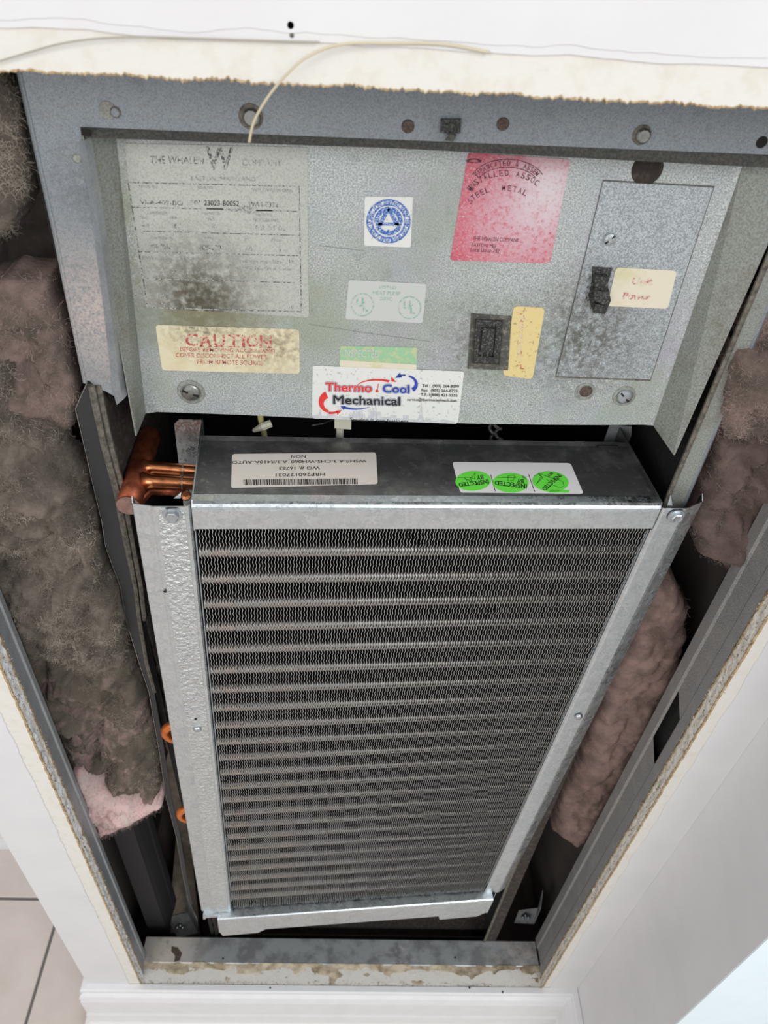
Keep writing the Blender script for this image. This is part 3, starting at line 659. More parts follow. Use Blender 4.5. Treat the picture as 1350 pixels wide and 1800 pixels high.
# pale green listing label
st = Sticker('listing_label', [(613, 492), (750, 499), (743, 568), (607, 561)], ulL, PP, pan, 4)
st.text('LISTED', [(667, 502), (697, 503), (696, 508.5), (667, 507.5)], inkgreen, 0, 1, True); st.text('HEAT PUMP', [(656, 511), (704, 513), (703, 520), (655, 518)], inkgreen, 0, 1, True); st.text('202C', [(668, 522), (690, 523), (689, 529), (667, 528)], inkgreen, 0, 1, True)
for c in ((637, 536), (720, 541)):
    st.ring(c, 18.6, 20.3, inkgreen); st.text('U', [(c[0]-10, c[1]-13), (c[0]+2, c[1]-12.5), (c[0]+1, c[1]+4), (c[0]-11, c[1]+3)], inkgreen, .02, 1, True); st.text('L', [(c[0]+2, c[1]-6), (c[0]+11, c[1]-5), (c[0]+10, c[1]+12), (c[0]+1, c[1]+11)], inkgreen, .02, 1, True)
st.done()
# green and cream remnant, then the service sticker laid over it
st = Sticker('green_label', [(598, 608), (733, 611), (733, 652), (597, 645)], greenL, PP, pan, 2, .0004)
st.poly([(598, 633), (732, 641), (732, 652), (598, 645)], creamL2, 1, True); st.text('INSPECTED', [(604, 614), (668, 616), (667, 629), (603, 627)], ulL, .01, 1, True)
st.done()
st = Sticker('service_label', [(549.5, 643), (816, 653), (805, 744), (548.5, 735.5)], whiteL, PP, pan, 5, .0011)
q = lambda x, y: (540 + x/4.655, 630 + y/4.655)
def outl(t, b, dy, fill, line_, gap, wd):
    b = (b[0]+9, b[1]+9, b[2]-9, b[3]-9)
    for rad, m_, lay in ((9, line_, 1), (6, gap, 2), (3, fill, 3)):
        for k in range(8):
            ox, oy = rad*math.cos(k*math.pi/4), rad*math.sin(k*math.pi/4)
            st.text(t, tq(b[0]+ox, b[1]+oy, b[2]+ox, b[3]+oy, dy), m_, 0, lay + .08*k, True)
    st.text(t, tq(*b, dy), fill, 0, 3.8, True)
outl('Thermo', (143, 192, 536, 276), 8, redp, bluep, whiteL, 4)
outl('Cool', (612, 206, 842, 288), 6, blue, bluep, whiteL, 4)
outl('Mechanical', (206, 296, 768, 380), 14, ink, bluep, whiteL, 4)
st.line(q(584, 208), q(572, 262), 1.3, redp, 2, True); st.ring(q(570, 268), 0, 2.6, redp, 2, n=12)
def cres(cx, cy, rx, ry, a0, a1, w0, w1, m, ang=0, lay=2, n=22):
    P = []; Q = []
    for i in range(n+1):
        t = i/n; a = math.radians(a0+(a1-a0)*t); w_ = w0 + (w1-w0)*t if w0 != 'm' else w1*math.sin(math.pi*min(1, t*1.0))
        co, si = math.cos(a), math.sin(a); c_, s_ = math.cos(math.radians(ang)), math.sin(math.radians(ang))
        def E(rx_, ry_): x, y = rx_*co, ry_*si; return q(cx + x*c_ - y*s_, cy + x*s_ + y*c_)
        P.append(E(rx+w_/2, ry+w_/2)); Q.append(E(rx-w_/2, ry-w_/2))
    for i in range(n): st.poly([P[i], P[i+1], Q[i+1], Q[i]], m, lay, True)
cres(570, 250, 175, 75, 200, 305, 4, 20, redp); st.poly([q(688, 150), q(730, 194), q(688, 188)], redp, 2, True)
cres(815, 205, 78, 62, -85, 45, 14, 34, blue, 10); st.poly([q(758, 116), q(720, 160), q(776, 156)], blue, 2, True); cres(790, 200, 80, 62, -120, -80, 8, 14, blue)
cres(190, 365, 75, 72, 235, 90, 60, 18, redp, 12); st.poly([q(240, 428), q(284, 424), q(246, 464)], redp, 2, True); cres(200, 395, 70, 52, 110, 50, 20, 14, redp)
cres(400, 340, 170, 75, 50, 125, 3, 20, blue); st.poly([q(272, 392), q(312, 390), q(300, 426)], blue, 2, True)
for t, b in (('Tel :  (905) 264-8099', (942, 210, 1242, 242)), ('Fax:  (905) 264-8722', (935, 248, 1232, 280)), ('T.F.:1(888) 421-5555', (930, 284, 1230, 314)), ('service@thermocoolmech.com', (818, 324, 1224, 354))):
    st.text(t, tq(*b, 8), ink, .012, 2, True)
sky = [(45, 487), (45, 468), (92, 462), (94, 436), (114, 436), (116, 470), (160, 474), (162, 450), (230, 452), (232, 475), (340, 480), (342, 455), (372, 455), (374, 432), (424, 432), (426, 410), (452, 410), (454, 455), (474, 455), (476, 485), (498, 485), (500, 425), (540, 425), (542, 402), (568, 402), (570, 440), (604, 440), (606, 480), (680, 482), (682, 465), (730, 467), (732, 488), (784, 492), (786, 466), (830, 468), (832, 500), (900, 502), (918, 470), (928, 400), (932, 350), (938, 400), (944, 470), (958, 505), (984, 505), (986, 492), (1010, 494), (1012, 508), (1060, 510), (1110, 500), (1160, 508), (1210, 522), (1222, 534)]
base = [(45, 489), (1220, 535)]
for i in range(len(sky)-1):
    a, b = sky[i], sky[i+1]
    if b[0]-a[0] > 3:
        ya = 486 + (a[0]-45)*.039 + 3; yb = 486 + (b[0]-45)*.039 + 3
        st.poly([q(*a), q(*b), q(b[0], max(yb, b[1]+1)), q(a[0], max(ya, a[1]+1))], skyg, 1, True)
st.text('Service is our business', tq(350, 484, 828, 512, 16), ink, 0, 2, True)
st.done()
# yellow upright label
st = Sticker('yellow_label', [(903, 538), (958, 541), (936, 667), (884, 660)], yellowL, PP, pan, 7)
st.text('L', [(914, 641), (922, 641.5), (921, 649), (914, 648.5)], inkred, .03, 1, True)
st.text('TRIP RESET', [(922, 548), (916, 634), (908, 633), (914, 547)][::1], inkred2, 0, 1, True)
st.done()

# control plate, set into a recess
plc = [(1061, 319), (1254, 330), (1143, 667), (978, 661)]
mb = MB(); c0 = np.mean(plc, 0)
big = [PP(*(np.array(p) + (np.array(p)-c0)*.017), .0004) for p in plc]; mb.ext(big, (0, .0004, 0)); gp = child('plate_recess', mb, hemrust, pan)
mb = MB(); mb.ext([PP(*p, .0018) for p in plc], (0, .0016, 0)); pl = child('switch_plate', mb, zincplate, pan)
def slot_screw(px, py, r, ang, m=steel, washer=True, y=yp):
    c = PY(px, py, y)
    mb = MB(); mb.disc(c, (0, -1, 0), [(r, 0), (r, .0016), (r*.85, .0028), (r*.5, .0035), (r*.1, .0037)], 22)
    o = child('panel_screw', mb, m, pan, smooth=False)
    mb = MB(); d = np.array([math.cos(ang), 0, math.sin(ang)]); n_ = np.array([-d[2], 0, d[0]])
    cc = c + np.array([0, -.0036, 0]); mb.ext([cc - d*r*.92 - n_*r*.12, cc + d*r*.92 - n_*r*.12, cc + d*r*.92 + n_*r*.12, cc - d*r*.92 + n_*r*.12], (0, .001, 0)); child('screw_slot', mb, darkhole, o)
    if washer:
        mb = MB(); mb.disc(c, (0, -1, 0), [(r*1.55, 0), (r*1.5, .0010), (r*1.15, .0012), (r*1.1, .0003)], 26); child('dimple', mb, zincside, o)
slot_screw(336, 689, .0086, -.35); slot_screw(1097, 696, .0072, -.75, screwclean); slot_screw(1071, 419, .0052, .8, zincplate, False, yp-.0018)
mb = MB(); mb.disc(PP(1028, 688), (0, -1, 0), [(.0098, 0), (.0095, .0008), (.0075, .001), (.0068, .0002)], 22); o = child('open_screw_hole', mb, zincside, pan)
mb = MB(); mb.disc(PP(1030, 688, .0003), (0, -1, 0), [(.0062, 0), (.005, .0006)], 18); child('hole_rust', mb, rust, o)
mb = MB(); mb.disc(PP(1138, 297), (0, -1, 0), [(.0125, 0), (.012, .001), (.0095, .0008), (.006, .0014)], 20); child('dirty_plug', mb, liner, pan)
mb = MB(); mb.disc(PP(1025, 586, .0018), (0, -1, 0), [(.0042, 0), (.0030, .0012), (.001, .0014)], 12); child('rivet', mb, zincplate, pl)
# toggle rocker on plate
mb = MB(); mb.ext([PP(*p, .0025) for p in ((1041, 469), (1077, 471), (1068, 500), (1074, 528), (1064, 552), (1043, 550), (1034, 520), (1040, 500))], (0, .0014, 0)); o = child('toggle_switch', mb, blackplastic, pan)
mb = MB()
a = [(1046, 486), (1070, 488), (1066, 512), (1046, 510)]; b = [(1044, 512), (1066, 513), (1073, 528), (1060, 536), (1046, 528)]
mb.ext([PP(*p, .009) for p in a], (0, .007, 0)); mb.ext([PP(*p, .013) for p in b], (0, .011, 0)); mb.ext([PP(*p, .007) for p in ((1046, 534), (1064, 538), (1060, 550), (1045, 548))], (0, .005, 0)); child('switch_lever', mb, blackplastic, o)
mb = MB()
for i in range(60):
    p = PP(random.gauss(1040, 7), random.uniform(485, 545), .002); s = random.uniform(.0005, .0016); mb.add([p + np.array([random.uniform(-s, s), random.uniform(-s, 0), random.uniform(-s, s)]) for _ in range(4)], [(0, 1, 2), (0, 2, 3), (0, 3, 1), (1, 3, 2)])
child('lint', mb, liner, o, kind='stuff')
st = Sticker('power_label', [(1083, 470), (1190, 476), (1174, 543), (1067, 538)], creamL2, lambda x, y, l=0: PP(x, y, l + .0018), pan, 7)
st.text('Unit', [(1114, 487), (1150, 489), (1146, 502), (1110, 500)], inkred2, .03, 1, True); st.text('Power', [(1097, 514), (1146, 516), (1142, 528), (1094, 526)], inkred2, .03, 1, True); st.done()
# rocker breaker
rk4 = [(829, 552), (899, 557), (893, 651), (822, 648)]
mb = MB(); mb.ext([PP(*p, .0015) for p in rk4], (0, .0015, 0)); o = child('rocker_switch', mb, mat('dusty_switch_frame', (.075, .07, .06), .7, 0, (.20, .19, .155), 250, .5, .65, 6, .3, 400), pan)
mb = MB(); oq = [(836, 560), (884, 563), (878, 641), (831, 639)]; iq = [(845, 570), (873, 572), (868, 628), (840, 626)]
O = [PP(*p, .0018) for p in oq]; T = [PP(*(np.array(p)*.94 + np.mean(oq, 0)*.06), .006) for p in oq]; I = [PP(*p, .006) for p in iq]; B = [PP(*(np.array(p)), .003) for p in iq]
mb.add([*O, *T, *I, *B], [(i, (i+1) % 4, 4+(i+1) % 4, 4+i) for i in range(4)] + [(4+i, 4+(i+1) % 4, 8+(i+1) % 4, 8+i) for i in range(4)] + [(8+i, 8+(i+1) % 4, 12+(i+1) % 4, 12+i) for i in range(4)] + [(12, 13, 14, 15)])
child('rocker_bezel', mb, blackplastic, o)
mb = MB(); iq2 = [(849, 577), (870, 579), (866, 619), (845, 617)]; mb.ext([PP(*p, .0055) for p in iq2], (0, .0025, 0)); child('rocker_button', mb, blackplastic, o)
# thin scratch lines / seam on the panel
mb = MB()
for a, b in (((543, 570), (640, 585)), ((640, 585), (760, 601)), ((560, 432), (640, 441))):
    p, r_ = PP(*a, .0003), PP(*b, .0003); d = r_ - p; n_ = np.array([-d[2], 0, d[0]]); n_ /= np.linalg.norm(n_); n_ *= .0003
    mb.add([p+n_, r_+n_, r_-n_, p-n_], [(0, 1, 2, 3)])
child('scratch', mb, zincside, pan)

# ------------------------------------------------------------------ coil unit
RM = Matrix([list(A[0]) + [P0[0]], list(A[1]) + [P0[1]], list(A[2]) + [P0[2]], [0, 0, 0, 1]])
coil = empty('evaporator_coil', None, RM); tag(coil, 'bright galvanized evaporator coil with wavy aluminium fins, standing askew in the opening', 'coil')
class CB(MB):
    def __init__(s): super().__init__(); s.xf = lambda p: LW(*p)
U0, U1, WT = .028, .484, .989
mb = CB()   # front lip and top of pan: rounded front edge
pf = [(.004, .957), (0, .9575), (0, .981), (.0006, .9845), (.0022, .9872), (.005, .9885), (.014, .9885), (.0145, .9862), (.1015, .9862), (.1015, .960)]
mb.strip(pf[:7], lambda p, t: (t, p[0], p[1]), U0, U1); child('pan_front', mb, galv, coil, smooth=False)
mb = CB(); mb.strip(pf[6:], lambda p, t: (t, p[0], p[1]), U0, U1); panob = child('top_pan', mb, galvpan, coil)
mb = CB(); mb.strip([(.100, .9862), (.105, .9885), (.108, .984)], lambda p, t: (t, p[0], p[1]), U0, U1); child('pan_rear_lip', mb, galvpan, coil)
for u, sx in ((U0, -1), (U1, 1)):      # end plates
    mb = CB(); mb.ext([(u, .0005, .955), (u, .0005, .984), (u, .004, .9905), (u, .13, .9905), (u, .13, .955)], (.0012*sx, 0, 0)); child('end_plate', mb, galv if sx < 0 else galvpan, coil)
    mb = CB(); mb.ext([(u, .005, .06), (u, .13, .06), (u, .13, .95), (u, .005, .95)], (.0012*sx, 0, 0)); child('end_plate', mb, galvstud, coil)
mb = CB(); mb.ext([(U0, .130, .990), (.004, .130, .990), (-.0015, .130, .984), (-.001, .130, .84), (U0, .130, .84)], (0, .0012, 0)); child('rear_flange', mb, galv, coil)
mb = CB(); mb.ext([(U1-.012, .1305, .994), (U1+.014, .1305, .992), (U1+.018, .1305, .980), (U1+.018, .1305, .94), (U1-.012, .1305, .94)], (0, .0012, 0)); child('rear_flange', mb, galvstud, coil)
mb = CB(); mb.tube([(U1-.035, .098, .9875), (U1-.012, .098, .9875)], .0018, 6); child('pan_slot', mb, darkhole, coil)
# side flanges (profile u,v)
def flangeP(pr_, w0, w1, m, nm='side_flange'):
    mb = CB(); mb.strip(pr_, lambda p, t: (p[0], p[1], t), w0, w1, nseg=1)
    mb.strip([(p[0], p[1] + .0010) for p in pr_], lambda p, t: (p[0], p[1], t), w0, w1); 
    n = len(pr_); 
    for ww in (w0, w1): mb.add([(p[0], p[1], ww) for p in pr_] + [(p[0], p[1] + .001, ww) for p in pr_], [(i, i+1, n+i+1, n+i) for i in range(n-1)])
    return child(nm, mb, m, coil)
fl1 = flangeP([(-.0255, .014), (-.0262, .0050), (-.0255, .0042), (-.0105, .0010), (-.0095, .0008), (-.0082, .0003), (-.0068, 0), (.0015, 0), (.0212, 0), (.0240, .0008), (.0256, .0026), (.0260, .020)], .030, .9855, galv)
mb = CB(); mb.ext([(-.0045, -.0009, .958), (-.001, -.0009, .9825), (.0145, -.0009, .9835), (.0205, -.0009, .978), (.0205, -.0009, .034), (-.0045, -.0009, .034)], (0, .001, 0)); child('embossed_plate', mb, galvemb, coil)
fr1 = flangeP([(.4845, .020), (.4850, .0026), (.4868, .0006), (.4890, 0), (.5100, 0), (.5125, .0006), (.5140, .0010), (.5150, .0016), (.5325, .0100), (.5338, .0115), (.5342, .019)], .030, .985, galv)
mb = CB()   # raised lip tips on top
mb.ext([(-.0262, .005, .985), (-.0262, .013, .985), (-.0262, .007, .9915)], (.001, 0, 0)); mb.ext([(.5342, .0115, .985), (.5342, .019, .985), (.5342, .017, .9905)], (-.001, 0, 0)); mb.ext([(.492, .004, .985), (.498, .004, .985), (.4915, .006, .999)], (0, .001, 0)); mb.ext([(.010, .012, .985), (.016, .012, .985), (.017, .014, .991)], (0, .001, 0))
child('bent_tab', mb, galv, coil)
def hexs(px, py, r=.0062, name='hex_screw'):
    c = CP(px, py, 1, -.001); n_ = -A[:, 1]; mb = MB(); cw = LW(*c)
    mb.disc(cw, n_, [(r*1.45, 0), (r*1.4, .0012), (r, .0014)], 24); mb.disc(cw + n_*.0012, n_, [(r, 0), (r, .0035), (r*.85, .0042), (r*.5, .0036)], 6); child(name, mb, screwclean, coil)
hexs(303, 905); hexs(1188, 907)
for px_, py_ in ((347, 1281), (1017, 1259)):
    c = CP(px_, py_, 1, -.001); mb = MB(); mb.disc(LW(*c), -A[:, 1], [(.0055, 0), (.005, .002), (.003, .0035), (.001, .004)], 12); child('rivet', mb, screwclean, coil, smooth=True)
mb = MB()
for px_, py_ in ((344, 1264), (290, 1166*0+1040)):
    mb.disc(LW(*CP(px_, py_, 1, -.0012)), -A[:, 1], [(.0018, 0), (.0015, .0003)], 10)
child('pin_hole', mb, darkhole, coil)
# bottom channel
mb = CB(); cf = [(.016, .031), (-.0105, .0305), (-.0125, .0295), (-.0132, .027), (-.0132, -.029), (-.0115, -.031), (.060, -.031)]
mb.strip(cf, lambda p, t: (t, p[0], p[1]), .0025, .4985); child('bottom_channel', mb, galv, coil)
mb = CB(); mb.ext([(-.0225, -.004, .030), (.004, -.006, .030), (.004, -.004, .018), (-.018, -.003, .016), (-.020, -.003, .010), (-.024, -.003, .012)], (0, .0015, 0)); mb.ext([(-.023, -.004, .030), (.004, -.006, .030), (.03, .016, .0305), (-.02, .016, .0305)], (0, 0, -.001)); child('corner_tab', mb, galv, coil)
mb = CB()
for ua, ub in ((.004, .085), (.405, .495)):
    mb.ext([(ua, -.0125, -.0305), (ub, -.0125, -.0305), (ub-.014, -.0125, -.046), (ua+.004, -.0125, -.048)], (0, .05, 0))
child('support_foot', mb, galv, coil)
mb = CB(); mb.ext([(.4985, -.0125, .026), (.5085, .002, .030), (.512, .010, .012), (.4985, -.010, -.028)], (0, .002, 0)); child('torn_corner', mb, galvstud, coil)
for ua in (.05, .45):
    mb = CB(); mb.box((ua, .085, -.32), (ua+.012, .10, -.031)); child('support_rail', mb, darksheet, coil)
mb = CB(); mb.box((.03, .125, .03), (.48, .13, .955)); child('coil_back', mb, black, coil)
# fins: 144 wavy ribbons sharing one mesh
NF = 146; fin_pitch = (U1 - U0 - .006) / (NF - 1); w0, w1 = .032, .957; per = .0386 / 4; ns = int((w1 - w0) / (per / 2))
def fin_mesh(seed, bends):
    vs = []; fs = []
    for i in range(ns + 1):
        ww = w1 - i * per / 2; a = .00062 if i % 2 else -.00062
        for b_ in bends:
            a += b_[2] * math.exp(-((ww - b_[0]) / b_[1]) ** 2)
        vs += [(a - .0002, .0030, ww), (a + .0002, .0030, ww), (a - .0001, .024, ww), (a + .0001, .024, ww)]
    for i in range(ns):
        b = 4*i; fs += [(b, b+1, b+5, b+4), (b+1, b+3, b+7, b+5), (b+2, b, b+4, b+6)]
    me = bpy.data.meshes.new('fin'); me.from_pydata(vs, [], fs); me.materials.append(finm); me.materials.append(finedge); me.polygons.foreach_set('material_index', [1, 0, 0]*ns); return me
fm0 = fin_mesh(0, [])
def wpx(px, py): c = CP(px, py, 1, .003); return c[0], c[2]
bendspots = [(wpx(402, 1035), .006, .0016), (wpx(742, 950), .012, .0022), (wpx(1045, 960), .010, .002), (wpx(920, 1008), .006, .002), (wpx(415, 1440), .014, .002), (wpx(405, 1475), .012, -.002), (wpx(540, 1036), .006, .0012), (wpx(870, 1075), .006, .002), (wpx(985, 1040), .02, .0016), (wpx(445, 1585), .010, .0022), (wpx(1030, 1150), .01, -.0015), (wpx(560, 1590), .008, .002)]
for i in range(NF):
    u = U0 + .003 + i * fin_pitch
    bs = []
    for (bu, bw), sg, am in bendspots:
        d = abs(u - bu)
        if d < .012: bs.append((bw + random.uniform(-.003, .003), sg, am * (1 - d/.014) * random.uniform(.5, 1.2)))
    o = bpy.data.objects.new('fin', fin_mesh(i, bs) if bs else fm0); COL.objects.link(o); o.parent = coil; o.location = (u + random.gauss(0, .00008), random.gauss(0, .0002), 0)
# tubes, 24 front and 23 rear
def tube_mesh(r):
    t = MB(); L_ = U1 - U0 - .001; t.tube([(U0 + .001, 0, 0), (U0 + L_, 0, 0)], r, 12, False); me = bpy.data.meshes.new('tube'); me.from_pydata([tuple(p) for p in t.v], [], t.f); me.materials.append(tubem); me.shade_smooth(); return me
tm = tube_mesh(.0080)
for k in range(24):
    o = bpy.data.objects.new('tube', tm); COL.objects.link(o); o.parent = coil; o.location = (0, .0132, .0621 + .0068 - .001 + .0386*k)
for k in range(23):
    o = bpy.data.objects.new('tube', tm); COL.objects.link(o); o.parent = coil; o.location = (0, .040, .0621 + .0058 + .0386*(k + .5))
# collars: little sleeves between fins give each row its beaded edge
# header pipe and stubs
h0, h1 = CP(226, 888, 2, .948), CP(262, 768, 2, .948)
d = (h1 - h0); h1 = h0 + d * 1.0
mb = CB(); rr = .0118
mb.tube([h0, h0 + d*.5, h1, h1 + d*.05, h1 + d*.09], [rr, rr, rr, rr*.85, rr*.4], 24); hdr = child('suction_header', mb, copper, coil, smooth=False)
for p in hdr.data.polygons:
    if len(p.vertices) == 4: p.use_smooth = True
e = (h0 - h1) / np.linalg.norm(h1 - h0)
mb = CB(); mb.tube([h0 + e*.0004, h0 + e*.0012], rr*.96, 24); child('header_cap', mb, mat('dusty_copper_cap', (.30, .17, .14), .6, .5, (.38, .26, .22), 200, .45, .65), hdr)
for (a, b, r_) in (((272, 846), (337, 850), .0066), ((272, 822), (337, 828), .0062)):
    p, q_ = CP(*a, 2, .952), CP(*b, 2, .952); q_[0] = U0
    mb = CB(); mb.tube([p - np.array([.012, 0, 0]), p, (p+q_)/2, q_], [r_*1.5, r_*1.02, r_, r_], 14); child('stub_tube', mb, copperbright, hdr, smooth=True)
    m_ = p*.42 + q_*.58; mb = CB(); mb.tube([m_, m_ + np.array([.0015, 0, 0])], r_*1.12, 14); child('solder_joint', mb, solder, hdr)
mb = CB(); pth = [CP(240, 886, 2, .90), CP(262, 862, 2, .90), CP(300, 862, 2, .90), CP(330, 866, 2, .90)]; mb.tube(pth, .006, 10); child('lower_stub', mb, copper, hdr, smooth=True)
mb = CB()
c = CP(327, 872, 2, .985); mb.disc(c, (0, -.4, 1), [(.005, 0), (.005, .002), (.003, .004)], 10); child('rivet', mb, copperbright, coil)
for (wc, name) in ((.563, 0), (.337, 1)):
    mb = CB(); P_ = []
    for i in range(13):
        a = math.pi * i / 12; P_.append((-.020 - .0165*math.sin(a)*1.2, .030, wc + .0193*math.cos(a)))
    P_ = [(.02, .030, wc + .0193)] + P_ + [(.02, .030, wc - .0193)]
    mb.tube(P_, .0060, 12); child('return_bend', mb, orangebend, coil, smooth=True)

# stickers on the pan
def PANP(px, py, lift=0): return LW(*CP(px, py, 2, .9862 + lift))
st = Sticker('barcode_label', [(408, 798), (661, 795), (664, 851), (406, 858)], beigeL, PANP, coil, 5)
q = lambda x, y: (400 + x/4.821, 780 + y/4.821)
def rt(t, x0, y0, x1, y1, dl, dr, bold=.004):   # read upside down: text starts at the right
    st.text(t, [q(x1, y1+dr), q(x0, y1+dl), q(x0, y0+dl), q(x1, y0+dr)], ink, bold, 1, True)
rt('NON', 538, 98, 662, 122, 0, -2); rt('WSHP-A.3-CHS-WH060_A.3/R410A-AUTO', 38, 136, 1176, 164, 6, -6); rt('WO #. 16783', 438, 190, 782, 218, 3, -1); rt('HRP260127031', 408, 246, 826, 274, 4, -1)
x_ = 134; rb = random.Random(3)
while x_ < 1105:
    w_ = rb.choice([4, 4, 7, 11]); f_ = lambda x, y: q(x, y - (x - 134) * .0085)
    st.poly([f_(x_, 303), f_(x_+w_, 303), f_(x_+w_+3, 351), f_(x_+3, 351)], ink, 1, True); x_ += w_ + rb.choice([4, 5, 8])
st.done()
st = Sticker('inspection_label', [(795, 812), (1003, 814), (1026, 868), (809, 866)], whiteC, PANP, coil, 5)
q = lambda x, y: (780 + x/4.821, 790 + y/4.821)
st.line(q(398, 214), q(438, 356), 1.0, ink, 1, True); st.line(q(720, 212), q(772, 360), 1.0, ink, 1, True)
for (cx, cy, rx, ry, ang, tx) in ((250, 266, 152, 84, -7, None), (568, 282, 152, 84, 4, None), (905, 272, 154, 88, 12, None)):
    P_ = []
    for i in range(40):
        a = 2*math.pi*i/40; x, y = rx*math.cos(a), ry*math.sin(a); c_, s_ = math.cos(math.radians(ang*.4)), math.sin(math.radians(ang*.4)); P_.append(q(cx+x*c_-y*s_, min(cy+x*s_+y*c_, 366)))
    st.poly(P_, limeL, 1, True)
st.poly([q(905, 340), q(1070, 345), q(1060, 366), q(890, 366)], limeL, 1, True)
def qt(t, a, b, c, d, bold=.02): st.text(t, [q(*a), q(*b), q(*c), q(*d)], ink, bold, 2, True)
qt('INSPECTED', (386, 290), (132, 316), (122, 284), (376, 252)); qt('BY', (338, 252), (280, 256), (276, 220), (334, 214))
qt('INSPECTED', (704, 334), (434, 300), (434, 264), (704, 292)); qt('BY', (680, 286), (620, 282), (618, 250), (676, 252))
qt('INSPECTED', (1006, 224), (862, 352), (828, 330), (966, 206)); qt('BY', (932, 202), (888, 240), (868, 222), (908, 192)); qt('TE', (700, 246), (668, 240), (664, 222), (692, 226), 0)
for pl_ in (((120, 238), (240, 236), (268, 196), (262, 250), (225, 240), (240, 270), (175, 245), (200, 265)), ((450, 236), (612, 240), (590, 215), (545, 225), (545, 268), (590, 262), (600, 232)), ((765, 225), (800, 212), (830, 230), (785, 292), (840, 240), (800, 200), (890, 235), (1010, 270), (1020, 310), (985, 325), (920, 300), (870, 250))):
    for a, b in zip(pl_[:-1], pl_[1:]): st.line(q(*a), q(*b), .6, ink, 2, True)
st.done()

# ------------------------------------------------------------------ wires in the gap
wr = empty('control_wire', PY(470, 760, .18)); tag(wr, 'yellow-green control wire with an ivory cable tie in the dark gap', 'wire')
mb = MB(); mb.tube([PY(455, 715, .17), PY(459, 740, .17), PY(464, 760, .175), PY(470, 800, .18)], .0032, 8); child('wire', mb, wirey, wr)
mb = MB(); mb.tube([PY(446, 757, .165), PY(462, 750, .162), PY(477, 744, .165)], [.0022, .0045, .0042], 8); child('cable_tie', mb, plasticw, wr)
cn = empty('wire_connector', PY(600, 750, .15)); tag(cn, 'ivory plug-in wire connector hanging below the service sticker', 'connector')
mb = MB(); mb.ext([PY(*p, .15) for p in ((588, 728), (618, 729), (617, 755), (588, 753))], (0, .012, 0)); child('housing', mb, plasticw, cn)
mb = MB(); mb.tube([PY(597, 752, .157), PY(596, 790, .165)], .004, 8); mb.tube([PY(601, 752, .157), PY(600, 790, .165)], .002, 8); child('wire', mb, plasticw, cn)
mb = MB()
for s_ in (-1, 1):
    P_ = [];
    for i in range(30):
        t = i/29; a = t*22 + (0 if s_ > 0 else math.pi); c_ = PY(868 + 8*t, 735 + 65*t, .19); P_.append(c_ + np.array([math.cos(a)*.0035 + s_*.003, math.sin(a)*.0035, 0]))
    mb.tube(P_, .0018, 6)
o = obj('braided_cable', mb, mat('braided_black', (.05, .05, .05), .5, 0, (.16, .155, .14), 500, .5, .6)); tag(o, 'twisted black cable hanging in the dark gap right of centre', 'cable')
mb = MB(); mb.tube([PY(548, 748, .19), PY(570, 744, .19), PY(590, 736, .18)], .0012, 6); o = obj('thin_wire', mb, blackplastic); tag(o, 'thin black wire running left from the ivory connector', 'wire')

# ------------------------------------------------------------------ bent brackets on the cavity floor
brk = mat('bracket_metal', (.62, .63, .63), .45, .3, (.40, .40, .39), 90, .45, .65)
def bracket(label, tops, tz, h, lip, m=None):
    m = brk
    b = empty('bent_bracket', PZ(*tops[0], tz - h)); tag(b, label, 'bracket')
    mb = MB(); mb.ext([PZ(*p, tz) for p in tops], (0, 0, -.0015)); child('foot', mb, m, b)
    mb = MB(); mb.ext([PZ(*tops[1], tz), PZ(*tops[2], tz), PZ(*tops[2], tz) + np.array([.002, .006, h*.4]), PZ(*tops[1], tz) + np.array([.0, .012, h*.4])], (.0015, 0, 0)); child('upright', mb, m, b)
    mb = MB(); c_ = PZ(*lip, tz + .001)
    for k in range(3): mb.disc(c_ + np.array([.006*k - .006, .004*(k % 2), 0]), (0, 0, 1), [(.005, 0), (.004, .003), (.001, .004)], 8)
    child('solder_lumps', mb, screwclean, b)
bracket('bent galvanized bracket on the wooden board, left of the coil foot', [(293, 1612), (330, 1604), (348, 1640), (312, 1648)], -.045, .16, (316, 1630))
bracket('bent galvanized bracket in the cavity, right of the coil foot', [(912, 1600), (945, 1596), (938, 1624), (904, 1622)], .02, .16, (924, 1612))

